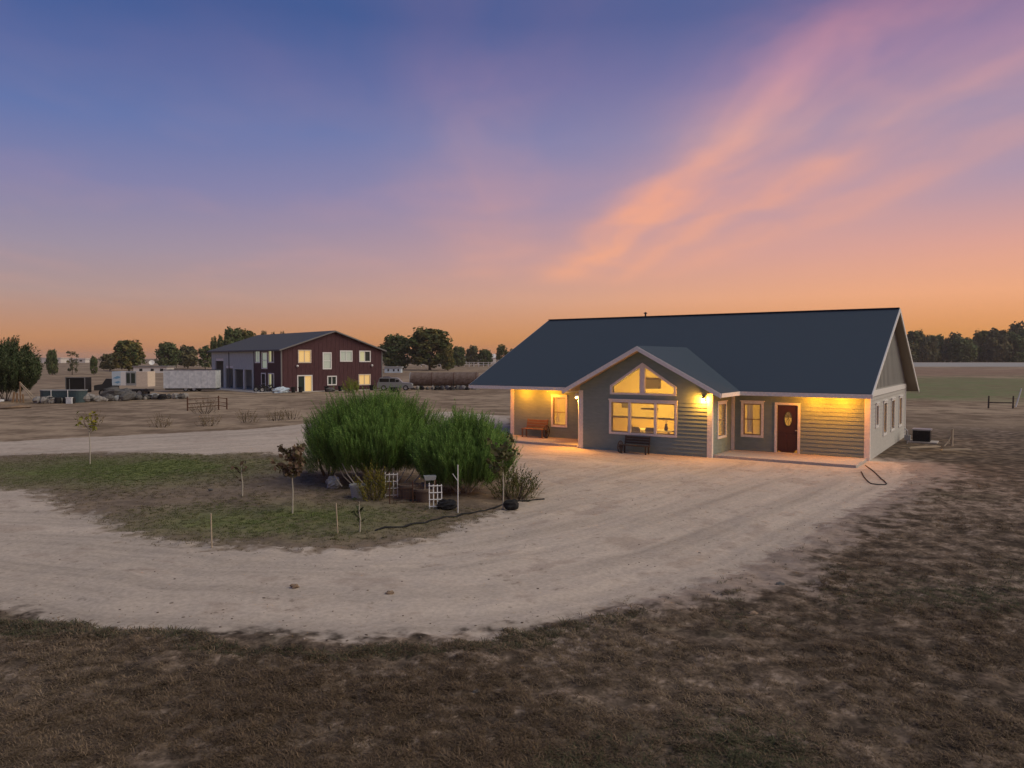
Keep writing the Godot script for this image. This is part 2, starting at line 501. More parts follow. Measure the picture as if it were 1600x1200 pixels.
# what lies on the ground at each place: real colours of sand, soil, dead and green grass
func ground_texture(n: int, x0: float, d0: float, px: float) -> ImageTexture:
	var big := noise_map(0.05, 4, 3, n, x0, d0, px)
	var mid := noise_map(0.32, 4, 8, n, x0, d0, px)
	var fine := noise_map(1.7, 4, 12, n, x0, d0, px)
	var grain := noise_map(7.0, 3, 17, n, x0, d0, px)
	var grit := noise_map(19.0, 2, 23, n, x0, d0, px)
	var by := PackedByteArray()
	by.resize(n * n * 3)
	var track := FastNoiseLite.new()
	track.seed = 31
	track.frequency = 1.0
	track.fractal_octaves = 3
	# linear to display values
	var lut := PackedByteArray()
	lut.resize(1024)
	for i in 1024:
		lut[i] = int(roundf(255.0 * Color(i / 1023.0, 0, 0).linear_to_srgb().r))
	var near := px < 0.5
	for j in n:
		var d := d0 + (j + 0.5) * px
		for i in n:
			var x := x0 + (i + 0.5) * px
			var k := j * n + i
			var nb := big[k] / 127.5 - 1.0
			var nm := mid[k] / 127.5 - 1.0
			var nf := fine[k] / 127.5 - 1.0
			var ng := grain[k] / 127.5 - 1.0
			var nt := grit[k] / 127.5 - 1.0
			var r: float
			var g: float
			var b: float
			var rough := nm * 0.5 + nf * 0.5
			# open field: dry brown turf
			var sd := -20.0
			var si := -20.0
			var sw := -20.0
			if near:
				sd = look(f_sand, x, d)
				si = look(f_isle, x, d)
				sw = look(f_worn, x, d)
			var inner := maxf(maxf(minf(30.0 - d, x + 13.0), minf(44.0 - d, x - 12.0)), minf(20.0 - d, 13.0))
			var kf := 1.0 - smooth(-3.0, 3.0, inner + nb * 5.0 + nm * 3.0 + nf * 1.5)
			r = 0.0
			g = 0.0
			b = 0.0
			if kf > 0.0:
				var q := clampf(0.5 + nb * 0.9 + nm * 1.0 + nf * 0.6, 0.0, 1.0)
				r = lerpf(.190, .370, q)
				g = lerpf(.135, .280, q)
				b = lerpf(.088, .190, q)
				var weed := smooth(0.20, 0.55, nf * 0.7 - nm * 0.7) * 0.75
				r = lerpf(r, .125, weed)
				g = lerpf(g, .100, weed)
				b = lerpf(b, .060, weed)
				if x > 8.0:
					var dw := d * (1.0 + nb * 0.16 + nm * 0.05) + x * 0.1
					var gr := smooth(70.0, 96.0, dw) * (1.0 - smooth(165.0, 195.0, dw)) * clampf(0.62 + nm * 0.7 + nb * 0.4 + nf * 0.3, 0.0, 1.0)
					r = lerpf(r, .135, gr)
					g = lerpf(g, .170, gr)
					b = lerpf(b, .070, gr)
					var red := smooth(190.0, 215.0, dw) * (1.0 - smooth(260.0, 300.0, dw)) * 0.7
					r = lerpf(r, .24, red)
					g = lerpf(g, .155, red)
					b = lerpf(b, .11, red)
					var rd := smooth(300.0, 306.0, d) * (1.0 - smooth(440.0, 450.0, d))
					r = lerpf(r, .34, rd)
					g = lerpf(g, .33, rd)
					b = lerpf(b, .31, rd)
					var dk := (1.0 - smooth(46.0, 74.0, dw)) * 0.40
					r = lerpf(r, .120, dk)
					g = lerpf(g, .090, dk)
					b = lerpf(b, .062, dk)
			if kf < 1.0:
				# near ground: dark matted grass and soil
				var q2 := clampf(0.42 + nm * 0.25 + nf * 0.9 + nb * 0.3, 0.0, 1.0)
				var tq := 1.0 + ng * 0.5 + nt * 0.4
				var r2 := lerpf(.055, .245, q2) * tq
				var g2 := lerpf(.041, .182, q2) * tq
				var b2 := lerpf(.028, .130, q2) * tq
				var bare := smooth(0.10, 0.55, nm * 0.35 + nb * 0.5 + nf * 0.75 + ng * 0.45) * 0.40
				r2 = lerpf(r2, .330 * (1.0 + nt * 0.2), bare)
				g2 = lerpf(g2, .262 * (1.0 + nt * 0.2), bare)
				b2 = lerpf(b2, .205 * (1.0 + nt * 0.2), bare)
				var gn := smooth(0.2, 0.55, -nm * 0.6 + nb * 0.5 + nf * 0.3) * 0.35
				r2 = lerpf(r2, .060, gn)
				g2 = lerpf(g2, .068, gn)
				b2 = lerpf(b2, .032, gn)
				r = lerpf(r2, r, kf)
				g = lerpf(g2, g, kf)
				b = lerpf(b2, b, kf)
			if near:
				# worn strip between sand and grass
				var kw := smooth(-0.5, 0.7, sw + rough * 1.6)
				if kw > 0.0:
					var tw := 1.0 + nf * 0.22 + ng * 0.12
					r = lerpf(r, .300 * tw, kw)
					g = lerpf(g, .236 * tw, kw)
					b = lerpf(b, .190 * tw, kw)
				# the sand of the drive
				var ks := smooth(-0.22, 0.22, sd + rough * 0.85)
				if ks > 0.0:
					var t1 := track.get_noise_2d(sd * 0.8, 0.05 * (x + d)) + 0.55 * track.get_noise_2d(sd * 2.6 + 30.0, 0.07 * (x - d))
					var ts := 1.0 + t1 * 0.26 + nb * 0.12 + nm * 0.06 + nf * 0.10 + ng * 0.10
					var damp := smooth(0.12, 0.55, nm * 0.7 + t1 * 0.6 + nf * 0.4) * 0.55
					var spot := smooth(0.40, 0.55, nf * 0.75 + ng * 0.5) * 0.55
					var wr := .480 * ts
					var wg := .402 * ts
					var wb := .326 * ts
					wr = lerpf(lerpf(wr, .31, damp), .15, spot)
					wg = lerpf(lerpf(wg, .24, damp), .12, spot)
					wb = lerpf(lerpf(wb, .19, damp), .09, spot)
					r = lerpf(r, wr, ks)
					g = lerpf(g, wg, ks)
					b = lerpf(b, wb, ks)
				# the island: thin lawn on brown soil
				var ki := smooth(-0.3, 0.5, si + rough * 1.5)
				if ki > 0.0:
					var c1 := x + 14.0
					var c2 := d - 28.5
					var c3 := x + 6.0
					var c4 := d - 19.5
					var lawn := exp(-(c1 * c1 / 22.0 + c2 * c2 / 14.0)) * 1.05 + exp(-(c3 * c3 / 14.0 + c4 * c4 / 4.5)) * 0.75
					lawn += exp(-((x + 26.0) * (x + 26.0) / 60.0 + c2 * c2 / 8.0)) * 0.5
					lawn = clampf(lawn * (1.0 + nm * 0.8 + nf * 0.5) - 0.08, 0.0, 0.9)
					var tb := 1.0 + nm * 0.35 + nf * 0.35 + ng * 0.15
					var ir := lerpf(.195 * tb, .135, lawn)
					var ig := lerpf(.148 * tb, .165, lawn)
					var ib := lerpf(.105 * tb, .050, lawn)
					r = lerpf(r, ir, ki)
					g = lerpf(g, ig, ki)
					b = lerpf(b, ib, ki)
			var o := k * 3
			var sp := 1.0 + ng * 0.10 + nt * 0.10
			by[o] = lut[clampi(int(r * sp * 1023.0), 0, 1023)]
			by[o + 1] = lut[clampi(int(g * sp * 1023.0), 0, 1023)]
			by[o + 2] = lut[clampi(int(b * sp * 1023.0), 0, 1023)]
	return ImageTexture.create_from_image(Image.create_from_data(n, n, false, Image.FORMAT_RGB8, by))

var relief := FastNoiseLite.new()
var relief_fine := FastNoiseLite.new()

# small unevenness of the ground near the camera; zero at the patch's edges and under the house
func bump(x: float, d: float) -> float:
	var edge := minf(minf(x + 16.0, 16.0 - x), minf(d - 6.0, 38.0 - d))
	if edge <= 0.0:
		return 0.0
	var k := smooth(0.0, 2.0, edge)
	var sd := look(f_sand, x, d)
	var si := look(f_isle, x, d)
	var onsand := smooth(-0.2, 0.3, sd) * (1.0 - smooth(-0.3, 0.3, si))
	var lx := (x - 14.52) * 0.8308 - (d - 30.67) * 0.5566
	var lz := -(x - 14.52) * 0.5566 - (d - 30.67) * 0.8308
	var house := smooth(0.3, 1.5, maxf(maxf(lx - 0.2, -lx - 18.2), lz - 2.7))
	var n1 := relief.get_noise_2d(x, d)
	var n2 := relief_fine.get_noise_2d(x, d)
	var rut := relief.get_noise_2d(sd * 2.4, 50.0 + 0.02 * (x + d))
	var h := lerpf(n1 * 0.05 + n2 * 0.05, n1 * 0.03 + n2 * 0.010 + rut * 0.025, onsand)
	h += (1.0 - onsand) * 0.035 * smooth(0.0, 0.5, -sd + 0.3)
	return h * k * house

func grid(am: ArrayMesh, m: Material, x0: float, x1: float, d0: float, d1: float, step: float, hole: Rect2, uvo: Vector2, uvs: float, bumpy: bool) -> void:
	var nx := int(roundf((x1 - x0) / step))
	var nd := int(roundf((d1 - d0) / step))
	var v := PackedVector3Array()
	var nn := PackedVector3Array()
	var uv := PackedVector2Array()
	var uv2 := PackedVector2Array()
	var ix := PackedInt32Array()
	for j in nd + 1:
		for i in nx + 1:
			var x := x0 + i * step
			var d := d0 + j * step
			var y := terrain(x, d)
			var nrm := Vector3.UP
			if bumpy:
				y += bump(x, d)
			v.append(Vector3(x, y, -d))
			nn.append(nrm)
			uv.append(Vector2((x - uvo.x) / uvs, (d - uvo.y) / uvs))
			uv2.append(Vector2(x, d) / 2.3)
	if bumpy:
		for j in range(1, nd):
			for i in range(1, nx):
				var k := j * (nx + 1) + i
				nn[k] = Vector3(v[k - 1].y - v[k + 1].y, 2.0 * step, v[k + nx + 1].y - v[k - nx - 1].y).normalized()
	for j in nd:
		for i in nx:
			if hole.has_point(Vector2(x0 + (i + 0.5) * step, d0 + (j + 0.5) * step)):
				continue
			var k := j * (nx + 1) + i
			for q in [k, k + nx + 1, k + 1, k + 1, k + nx + 1, k + nx + 2]:
				ix.append(q)
	var a := []
	a.resize(Mesh.ARRAY_MAX)
	a[Mesh.ARRAY_VERTEX] = v
	a[Mesh.ARRAY_NORMAL] = nn
	a[Mesh.ARRAY_TEX_UV] = uv
	a[Mesh.ARRAY_TEX_UV2] = uv2
	a[Mesh.ARRAY_INDEX] = ix
	am.add_surface_from_arrays(Mesh.PRIMITIVE_TRIANGLES, a)
	am.surface_set_material(am.get_surface_count() - 1, m)

func soil(called: String, t: Texture2D, detail: Texture2D) -> StandardMaterial3D:
	var m := mat(called, Color(1, 1, 1), 0.95, 0.0, 0.25)
	if t:
		m.albedo_texture = t
		m.texture_repeat = false
	else:
		m.albedo_color = lin(.2, .15, .10)
	if detail:
		m.detail_enabled = true
		m.detail_albedo = detail
		m.detail_uv_layer = BaseMaterial3D.DETAIL_UV_2
		m.detail_blend_mode = BaseMaterial3D.BLEND_MODE_MUL
	return m

func ground() -> void:
	f_sand = field(SAND)
	f_isle = field(ISLE)
	f_worn = field(WORN)
	relief.seed = 4
	relief.frequency = 0.55
	relief.fractal_octaves = 3
	relief_fine.seed = 9
	relief_fine.frequency = 2.2
	relief_fine.fractal_octaves = 2
	var am := ArrayMesh.new()
	grid(am, soil("near_ground", ground_texture(1536, -16, 6, 32.0 / 1536), null), -16, 16, 6, 38, 0.16, Rect2(), Vector2(-16, 6), 32, true)
	grid(am, soil("yard_ground", ground_texture(1024, -64, -8, 0.125), null), -64, 64, -8, 120, 2.0, Rect2(-16, 6, 32, 32), Vector2(-64, -8), 128, false)
	grid(am, soil("field_ground", ground_texture(640, -320, -40, 1.0), null), -320, 320, -40, 600, 8.0, Rect2(-64, -8, 128, 128), Vector2(-320, -40), 640, false)
	grid(am, soil("far_ground", null, null), -3200, 3200, -840, 3960, 80.0, Rect2(-320, -40, 640, 640), Vector2(), 1, false)
	var o := MeshInstance3D.new()
	o.name = "ground"
	o.mesh = am
	o.set_meta("kind", "structure")
	add_child(o)

# ---------------------------------------------------------------- building helpers
func rect(x0: float, y0: float, x1: float, y1: float) -> PackedVector2Array:
	return PackedVector2Array([Vector2(x0, y0), Vector2(x1, y0), Vector2(x1, y1), Vector2(x0, y1)])

# pieces of the strip y0..y1 of an outline, openings cut out
func strip(outline: PackedVector2Array, holes: Array, y0: float, y1: float) -> Array:
	var pieces: Array = Geometry2D.intersect_polygons(rect(-100, y0, 100, y1), outline)
	for h: PackedVector2Array in holes:
		var next: Array = []
		for p: PackedVector2Array in pieces:
			for q: PackedVector2Array in Geometry2D.clip_polygons(p, h):
				next.append(q)
		pieces = next
	var ok: Array = []
	for p: PackedVector2Array in pieces:
		var lo := Vector2(1e9, 1e9)
		var hi := -lo
		for q in p:
			lo = lo.min(q)
			hi = hi.max(q)
		if hi.x - lo.x > 0.03 and hi.y - lo.y > 0.01 and not Geometry2D.triangulate_polygon(p).is_empty():
			ok.append(p)
	return ok

# a wall: its body as one mesh, its boards each a piece of its own
func wall(parent: Node, xf: Transform3D, outline: PackedVector2Array, holes: Array, body: Material, boards: Material, course: float, thick: float, label := "", inner: Material = null) -> Node3D:
	var w := group_part("wall", parent, xf)
	if label != "":
		w.set_meta("label", label)
	var top := 0.0
	var low := 1e9
	for p in outline:
		top = maxf(top, p.y)
		low = minf(low, p.y)
	var mb := MB.new()
	var inside := MB.new()
	var y := low
	while y < top - 0.001:
		var y1 := minf(y + 0.3, top)
		for p: PackedVector2Array in strip(outline, holes, y, y1):
			mb.slab(p, -thick, 0.0, 0.0, y, y1)
			if inner:
				inside.slab(p, -thick - 0.02, -thick - 0.004, -thick - 0.004, y, y1)
		y = y1
	part("wall_body", mb, body, w)
	if inner:
		part("wall_lining", inside, inner, w)
	if boards:
		y = low
		while y < top - 0.02:
			var y1 := minf(y + course, top)
			for p: PackedVector2Array in strip(outline, holes, y + 0.001, y1 - 0.001):
				var b := MB.new()
				b.slab(p, 0.001, 0.030, 0.006, y, y1, false)
				part("siding_board", b, boards, w)
			y = y1
	return w

# a framed window set in a wall plane (x along, y up, z out)
func window(parent: Node, xf: Transform3D, x0: float, y0: float, x1: float, y1: float, rails: Array, cap := 0.05) -> Node3D:
	var w := group_part("window", parent, xf)
	var t := 0.10
	var mb := MB.new()
	mb.span(Vector3(x0 - t, y0 - t, 0.002), Vector3(x0, y1 + t * 0.9, 0.055))
	mb.span(Vector3(x1, y0 - t, 0.002), Vector3(x1 + t, y1 + t * 0.9, 0.055))
	mb.span(Vector3(x0, y0 - t, 0.002), Vector3(x1, y0, 0.053))
	mb.span(Vector3(x0, y1, 0.002), Vector3(x1, y1 + t * 0.9, 0.053))
	part("frame", mb, M.trim, w)
	var hd := MB.new()
	hd.span(Vector3(x0 - t - cap, y1 + t * 0.9 + 0.002, 0.002), Vector3(x1 + t + cap, y1 + t * 0.9 + 0.055, 0.085))
	part("head_trim", hd, M.trim, w)
	var s := MB.new()
	var q := 0.045
	s.span(Vector3(x0, y0, -0.07), Vector3(x0 + q, y1, -0.01))
	s.span(Vector3(x1 - q, y0, -0.07), Vector3(x1, y1, -0.01))
	s.span(Vector3(x0 + q, y0, -0.068), Vector3(x1 - q, y0 + q, -0.012))
	s.span(Vector3(x0 + q, y1 - q, -0.068), Vector3(x1 - q, y1, -0.012))
	part("sash", s, M.sash, w)
	for r: Array in rails:      # [x0, y0, x1, y1]
		var k := MB.new()
		k.span(Vector3(r[0], r[1], -0.065), Vector3(r[2], r[3], -0.014))
		part("sash_rail", k, M.sash, w)
	var g := MB.new()
	g.span(Vector3(x0 + q, y0 + q, -0.045), Vector3(x1 - q, y1 - q, -0.041))
	part("pane", g, M.pane, w)
	return w

func ceiling_lamp(parent_at: Vector3, label: String, energy: float, drop := 0.0) -> void:
	var t := thing("ceiling_lamp", label, "lamp", parent_at)
	var b := MB.new()
	b.lathe([Vector2(0, 0), Vector2(0.16, 0), Vector2(0.16, -0.03), Vector2(0, -0.03)], 14)
	if drop > 0.0:
		b.tube([Vector3(0, -0.03, 0), Vector3(0, -drop, 0)], [0.012, 0.012], 6)
	part("mount", b, M.dark_metal, t)
	var g := MB.new()
	g.lathe([Vector2(0, -drop - 0.15), Vector2(0.09, -drop - 0.13), Vector2(0.14, -drop - 0.08), Vector2(0.14, -drop - 0.035), Vector2(0, -drop - 0.035)], 16)
	part("shade", g, M.ceiling_lamp_glow, t)
	var l := OmniLight3D.new()
	l.name = "light"
	l.light_energy = energy
	l.light_color = lin(1.0, .57, .08)
	l.light_size = 0.12
	l.omni_range = 12.0
	l.shadow_enabled = true
	l.position = Vector3(0, -drop - 0.22, 0)
	t.add_child(l)

const HX := 14.52
const HD := 30.67
const HT := -0.5903
const BZ := 2.6          # how far the gabled bay stands out
const BL := -11.92
const BR := -5.66
const LX := -17.5
const DEPTH := 11.6
const RIDGE_Y := 6.52
const RIDGE_Z := -5.8
const EAVE_Y := 2.76
const EAVE_Z := 0.71
const BAY_X := -8.79
const BAY_Y := 4.73

func house_point(x: float, y: float, z: float) -> Vector3:
	return Transform3D(Basis(Vector3.UP, HT), Vector3(HX, 0, -HD)) * Vector3(x, y, z)

# a roof plane given by its corners, shingles above and boards below; thickness t
func roof_plane(parent: Node, pts: Array, t := 0.13) -> Node3D:
	var n: Vector3 = (pts[1] - pts[0]).cross(pts[2] - pts[0]).normalized()
	if n.y < 0.0:
		n = -n
	var top := MB.new()
	var low := MB.new()
	var ctr := Vector3.ZERO
	for p: Vector3 in pts:
		ctr += p / pts.size()
	# triangulate in plan
	var plan := PackedVector2Array()
	for p: Vector3 in pts:
		plan.append(Vector2(p.x, p.z))
	var ix := Geometry2D.triangulate_polygon(plan)
	for layer in [[top, 0.0, 0.03], [low, 0.032, t]]:
		var mb: MB = layer[0]
		var a: Vector3 = -n * layer[1]
		var b: Vector3 = -n * layer[2]
		for i in range(0, ix.size(), 3):
			mb.tri(pts[ix[i]] + a, pts[ix[i + 1]] + a, pts[ix[i + 2]] + a, n)
			mb.tri(pts[ix[i]] + b, pts[ix[i + 1]] + b, pts[ix[i + 2]] + b, -n)
		for i in pts.size():
			var p: Vector3 = pts[i]
			var q: Vector3 = pts[(i + 1) % pts.size()]
			var o := (q - p).cross(n)
			if o.dot((p + q) * 0.5 - ctr) < 0.0:
				o = -o
			mb.quad(p + a, q + a, q + b, p + b, o)
	var r := part("roof", top, M.shingle, parent)
	part("underside", low, M.soffit, r)
	return r

func fascia(parent: Node, a: Vector3, b: Vector3, h := 0.17, t := 0.045, drop := 0.02) -> void:
	var m := MB.new()
	var d := (b - a)
	var side := Vector3(-d.z, 0, d.x).normalized()
	var dn := Vector3.DOWN
	var p0 := a + dn * drop
	var q0 := b + dn * drop
	var p1 := p0 + dn * h
	var q1 := q0 + dn * h
	var s := side * t * 0.5
	m.quad(p0 + s, q0 + s, q1 + s, p1 + s, side)
	m.quad(p0 - s, q0 - s, q1 - s, p1 - s, -side)
	m.quad(p0 + s, q0 + s, q0 - s, p0 - s, Vector3.UP)
	m.quad(p1 + s, q1 + s, q1 - s, p1 - s, Vector3.DOWN)
	m.quad(p0 + s, p1 + s, p1 - s, p0 - s, a - b)
	m.quad(q0 + s, q1 + s, q1 - s, q0 - s, b - a)
	part("fascia", m, M.trim, parent)

func house() -> void:
	var h := thing("farmhouse", "grey-green sided farmhouse with dark roof and lit gabled bay window", "house", Vector3(HX, 0, -HD), HT)
	# foundation
	var mb := MB.new()
	mb.span(Vector3(LX + 0.02, -0.3, -DEPTH + 0.02), Vector3(-0.02, 0.10, -0.02))
	mb.span(Vector3(BL + 0.02, -0.3, -0.018), Vector3(BR - 0.02, 0.098, BZ - 0.02))
	part("foundation", mb, M.concrete, h)
	# walls ------------------------------------------------------------
	var front := Transform3D(Basis.IDENTITY, Vector3.ZERO)
	var top := 2.98
	var no: PackedVector2Array
	var w1 := rect(-5.10, 0.80, -4.32, 2.18)
	var dr := rect(-3.64, 0.05, -2.78, 2.17)
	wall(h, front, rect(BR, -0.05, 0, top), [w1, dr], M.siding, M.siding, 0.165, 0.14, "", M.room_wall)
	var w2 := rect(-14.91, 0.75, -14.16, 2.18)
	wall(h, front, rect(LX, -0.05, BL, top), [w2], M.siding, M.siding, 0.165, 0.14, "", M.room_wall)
	# the gabled bay
	var bay := Transform3D(Basis.IDENTITY, Vector3(0, 0, BZ))
	var slope := (BAY_Y - EAVE_Y) / 3.72
	var ytop := BAY_Y - 0.17
	var lowh := ytop - slope * (BR - BAY_X)
	var outline := PackedVector2Array([Vector2(BL, -0.05), Vector2(BR, -0.05), Vector2(BR, lowh), Vector2(BAY_X, ytop), Vector2(BL, lowh)])
	var big := rect(-10.30, 0.86, -7.27, 2.21)
	var upper := PackedVector2Array([Vector2(-10.25, 2.64), Vector2(-7.32, 2.64), Vector2(-7.32, 2.90), Vector2(BAY_X, 3.86), Vector2(-10.25, 2.90)])
	wall(h, bay, outline, [big, upper], M.siding, M.siding, 0.165, 0.14, "", M.room_wall)
	# returns of the bay
	var ret := Transform3D(Basis(Vector3.UP, PI / 2), Vector3(BR, 0, 0))       # x runs along -z
	var w3 := rect(-1.84, 0.82, -0.86, 2.20)
	wall(h, ret, rect(-BZ + 0.002, -0.05, -0.002, top - 0.1), [w3], M.siding, M.siding, 0.165, 0.14, "", M.room_wall)
	var retl := Transform3D(Basis(Vector3.UP, -PI / 2), Vector3(BL, 0, 0))     # x runs along +z
	wall(h, retl, rect(0.002, -0.05, BZ - 0.002, top - 0.1), [], M.siding, M.siding, 0.165, 0.14, "", M.room_wall)
	# the side facing right
	var side := Transform3D(Basis(Vector3.UP, PI / 2), Vector3(0, 0, 0))
	var sw := [[1.55, 1.32, 2.18, 2.16], [3.72, 0.80, 4.60, 2.16], [6.20, 0.80, 7.20, 2.16], [9.02, 0.80, 10.02, 2.16]]
	var holes: Array = []
	for a in sw:
		holes.append(rect(a[0], a[1], a[2], a[3]))
	wall(h, side, rect(0.002, -0.05, DEPTH, 2.72), holes, M.side_siding, M.side_siding, 0.165, 0.14, "lap-sided end wall with four narrow windows, side light painted into its pale colour", M.room_wall)
	var gs := (RIDGE_Y - EAVE_Y) / (EAVE_Z - RIDGE_Z)
	var gz := func(y: float) -> float: return (RIDGE_Y - 0.16 - y) / gs
	var gy := 2.724
	var gp := PackedVector2Array([Vector2(-RIDGE_Z - gz.call(gy), gy), Vector2(-RIDGE_Z + gz.call(gy), gy), Vector2(-RIDGE_Z, RIDGE_Y - 0.16)])
	gp = Geometry2D.intersect_polygons(gp, rect(0.002, 0, DEPTH, 10))[0]
	for sd: Array in [[side, gp, 1.0], [Transform3D(Basis(Vector3.UP, PI / 2), Vector3(LX + 0.14, 0, 0)), gp, -1.0]]:
		var g := group_part("wall", h, sd[0])
		g.set_meta("label", "grey board-and-batten gable above the end wall")
		var gb := MB.new()
		gb.slab(sd[1], -0.14, 0.0, 0.0, 0, 1)
		part("wall_body", gb, M.gable_siding, g)
		if sd[2] > 0.0:
			var x := 0.35
			while x < DEPTH - 0.2:
				var yt: float = RIDGE_Y - 0.18 - gs * absf(x + RIDGE_Z)
				if yt > gy + 0.35:
					var bt := MB.new()
					bt.span(Vector3(x - 0.022, gy + 0.18, 0.002), Vector3(x + 0.022, yt, 0.02))
					part("batten", bt, M.gable_siding, g)
				x += 0.41
	var band := MB.new()
	band.span(Vector3(0.002, 2.60, -0.10), Vector3(0.05, 2.84, -DEPTH + 0.02))
	part("frieze_board", band, M.trim, h)
	# rear and left walls
	mb = MB.new()
	mb.span(Vector3(LX + 0.145, -0.05, -DEPTH), Vector3(-0.145, 2.9, -DEPTH + 0.14))
	part("wall", mb, M.siding, h)
	mb = MB.new()
	mb.span(Vector3(LX, -0.05, -DEPTH + 0.002), Vector3(LX + 0.14, 2.72, -0.142))
	part("wall", mb, M.siding, h)
	# corner boards
	for c: Array in [[0.0, 0.0, 2.62, 1], [BR, BZ, 2.70, 1], [BL, BZ, 2.70, -1], [LX, 0.0, 2.62, -1]]:
		mb = MB.new()
		var s: float = c[3]
		mb.span(Vector3(c[0] - s * 0.17, -0.06, c[1] + 0.003), Vector3(c[0] + s * 0.045, c[2], c[1] + 0.045))
		mb.span(Vector3(c[0] + s * 0.003, -0.06, c[1] - 0.12), Vector3(c[0] + s * 0.043, c[2] - 0.002, c[1] + 0.001))
		part("corner_board", mb, M.trim, h)
	mb = MB.new()
	mb.span(Vector3(BR + 0.034, 0.1, 0.032), Vector3(BR + 0.17, 2.6, 0.09))
	part("corner_board", mb, M.trim, h)
	mb = MB.new()
	mb.span(Vector3(0.003, -0.05, -DEPTH - 0.04), Vector3(0.045, 2.598, -DEPTH + 0.12))
	part("corner_board", mb, M.trim, h)
	# roofs --------------------------------------------------------------
	var rr := 0.35
	var Lr := LX - 1.15
	var a := Vector3(0.18, EAVE_Y, EAVE_Z)
	var b := Vector3(rr, RIDGE_Y, RIDGE_Z)
	var c := Vector3(Lr, RIDGE_Y, RIDGE_Z)
	var d := Vector3(LX - 2.3, EAVE_Y, EAVE_Z)
	var zb := EAVE_Z - (BAY_Y - EAVE_Y) / gs
	var vl := Vector3(BAY_X - 3.72, EAVE_Y, EAVE_Z)
	var vt := Vector3(BAY_X, BAY_Y, zb)
	var vr := Vector3(BAY_X + 3.72, EAVE_Y, EAVE_Z)
	roof_plane(h, [a, b, c, d, vl, vt, vr])
	var rz := RIDGE_Z - 6.95
	var ry := RIDGE_Y - gs * 6.95
	var e := Vector3(0.51, ry, rz)
	var f := Vector3(LX - 1.3, ry, rz)
	roof_plane(h, [Vector3(rr, RIDGE_Y - 0.001, RIDGE_Z - 0.002), e, f, Vector3(Lr, RIDGE_Y - 0.001, RIDGE_Z - 0.002)])
	var fz := BZ + 0.6
	var g0 := Vector3(BAY_X, BAY_Y, fz)
	var g1 := Vector3(BAY_X + 3.72, EAVE_Y, fz)
	var g2 := Vector3(BAY_X - 3.72, EAVE_Y, fz)
	roof_plane(h, [g0, g1, vr, vt])
	roof_plane(h, [g0 + Vector3(-0.002, 0, 0), g2, vl, vt + Vector3(-0.002, 0, 0)])
	mb = MB.new()
	mb.bar(b + Vector3(0, 0.01, 0), c + Vector3(0, 0.01, 0), 0.26, 0.03)
	part("ridge_cap", mb, M.shingle, h)
	var o := Vector3(0, 0, 0.025)
	fascia(h, a + o, vr + o + Vector3(0.02, 0, 0))
	fascia(h, vl + o + Vector3(-0.02, 0, 0), d + o)
	o = Vector3(0.025, 0, 0)
	fascia(h, a + o + Vector3(0, 0, 0.05), b + o)
	fascia(h, b + o, e + o)
	fascia(h, d - o, c - o)
	fascia(h, c - o, f - o)
	o = Vector3(0, 0, 0.026)
	fascia(h, g0 + o, g1 + o, 0.20)
	fascia(h, g0 + o, g2 + o, 0.20)
	fascia(h, g1 + Vector3(0.024, 0, 0), vr + Vector3(0.024, 0, 0.06))
	fascia(h, g2 - Vector3(0.024, 0, 0), vl - Vector3(0.024, 0, -0.06))
	# boxed eaves over the two porches
	for q: Array in [[BR + 0.61, 0.16], [LX - 1.9, BL - 0.61]]:
		mb = MB.new()
		mb.span(Vector3(q[0], 2.585, 0.034), Vector3(q[1], 2.60, EAVE_Z - 0.002))
		part("porch_ceiling", mb, M.soffit, h)
	# vent pipe on the ridge and two roof vents under the end
	mb = MB.new()
	mb.tube([Vector3(-12.6, RIDGE_Y - 0.2, RIDGE_Z - 0.5), Vector3(-12.6, RIDGE_Y + 0.22, RIDGE_Z - 0.5)], [0.05, 0.05], 8)
	mb.lathe([Vector2(0, 0.30), Vector2(0.10, 0.24), Vector2(0.10, 0.20), Vector2(0, 0.20)], 10, Vector3(-12.6, RIDGE_Y, RIDGE_Z - 0.5))
	part("vent_pipe", mb, M.dark_metal, h)
	# porch slabs
	mb = MB.new()
	mb.span(Vector3(BR + 0.05, -0.2, 0.034), Vector3(-0.06, 0.105, BZ - 0.12))
	part("porch_slab", mb, M.concrete, h)
	mb = MB.new()
	mb.span(Vector3(LX + 0.1, -0.2, 0.034), Vector3(BL - 0.05, 0.105, BZ - 0.15))
	part("porch_slab", mb, M.concrete, h)
	# windows -------------------------------------------------------------
	window(h, front, -5.10, 0.80, -4.32, 2.18, [[-5.055, 1.47, -4.365, 1.51], [-4.73, 0.845, -4.70, 1.47]])
	window(h, front, -14.91, 0.75, -14.16, 2.18, [[-14.865, 1.40, -14.205, 1.44]], 0.0)
	window(h, ret, -1.84, 0.82, -0.86, 2.20, [[-1.795, 1.49, -0.905, 1.53]])
	for q: Array in sw:
		window(h, side, q[0], q[1], q[2], q[3], [], 0.03)
	var bw := window(h, bay, -10.30, 0.86, -7.27, 2.21, [[-10.255, 1.51, -9.44, 1.55], [-8.13, 1.51, -7.315, 1.55]], 0.03)
	for x: float in [-9.40, -8.17]:
		mb = MB.new()
		mb.span(Vector3(x - 0.055, 0.86, -0.075), Vector3(x + 0.055, 2.21, 0.05))
		part("mullion", mb, M.trim, bw)
	# the five-sided window above
	var uw := group_part("window", h, bay)
	var outer := PackedVector2Array([Vector2(-10.36, 2.555), Vector2(-7.21, 2.555), Vector2(-7.21, 2.955), Vector2(BAY_X, 3.99), Vector2(-10.36, 2.955)])
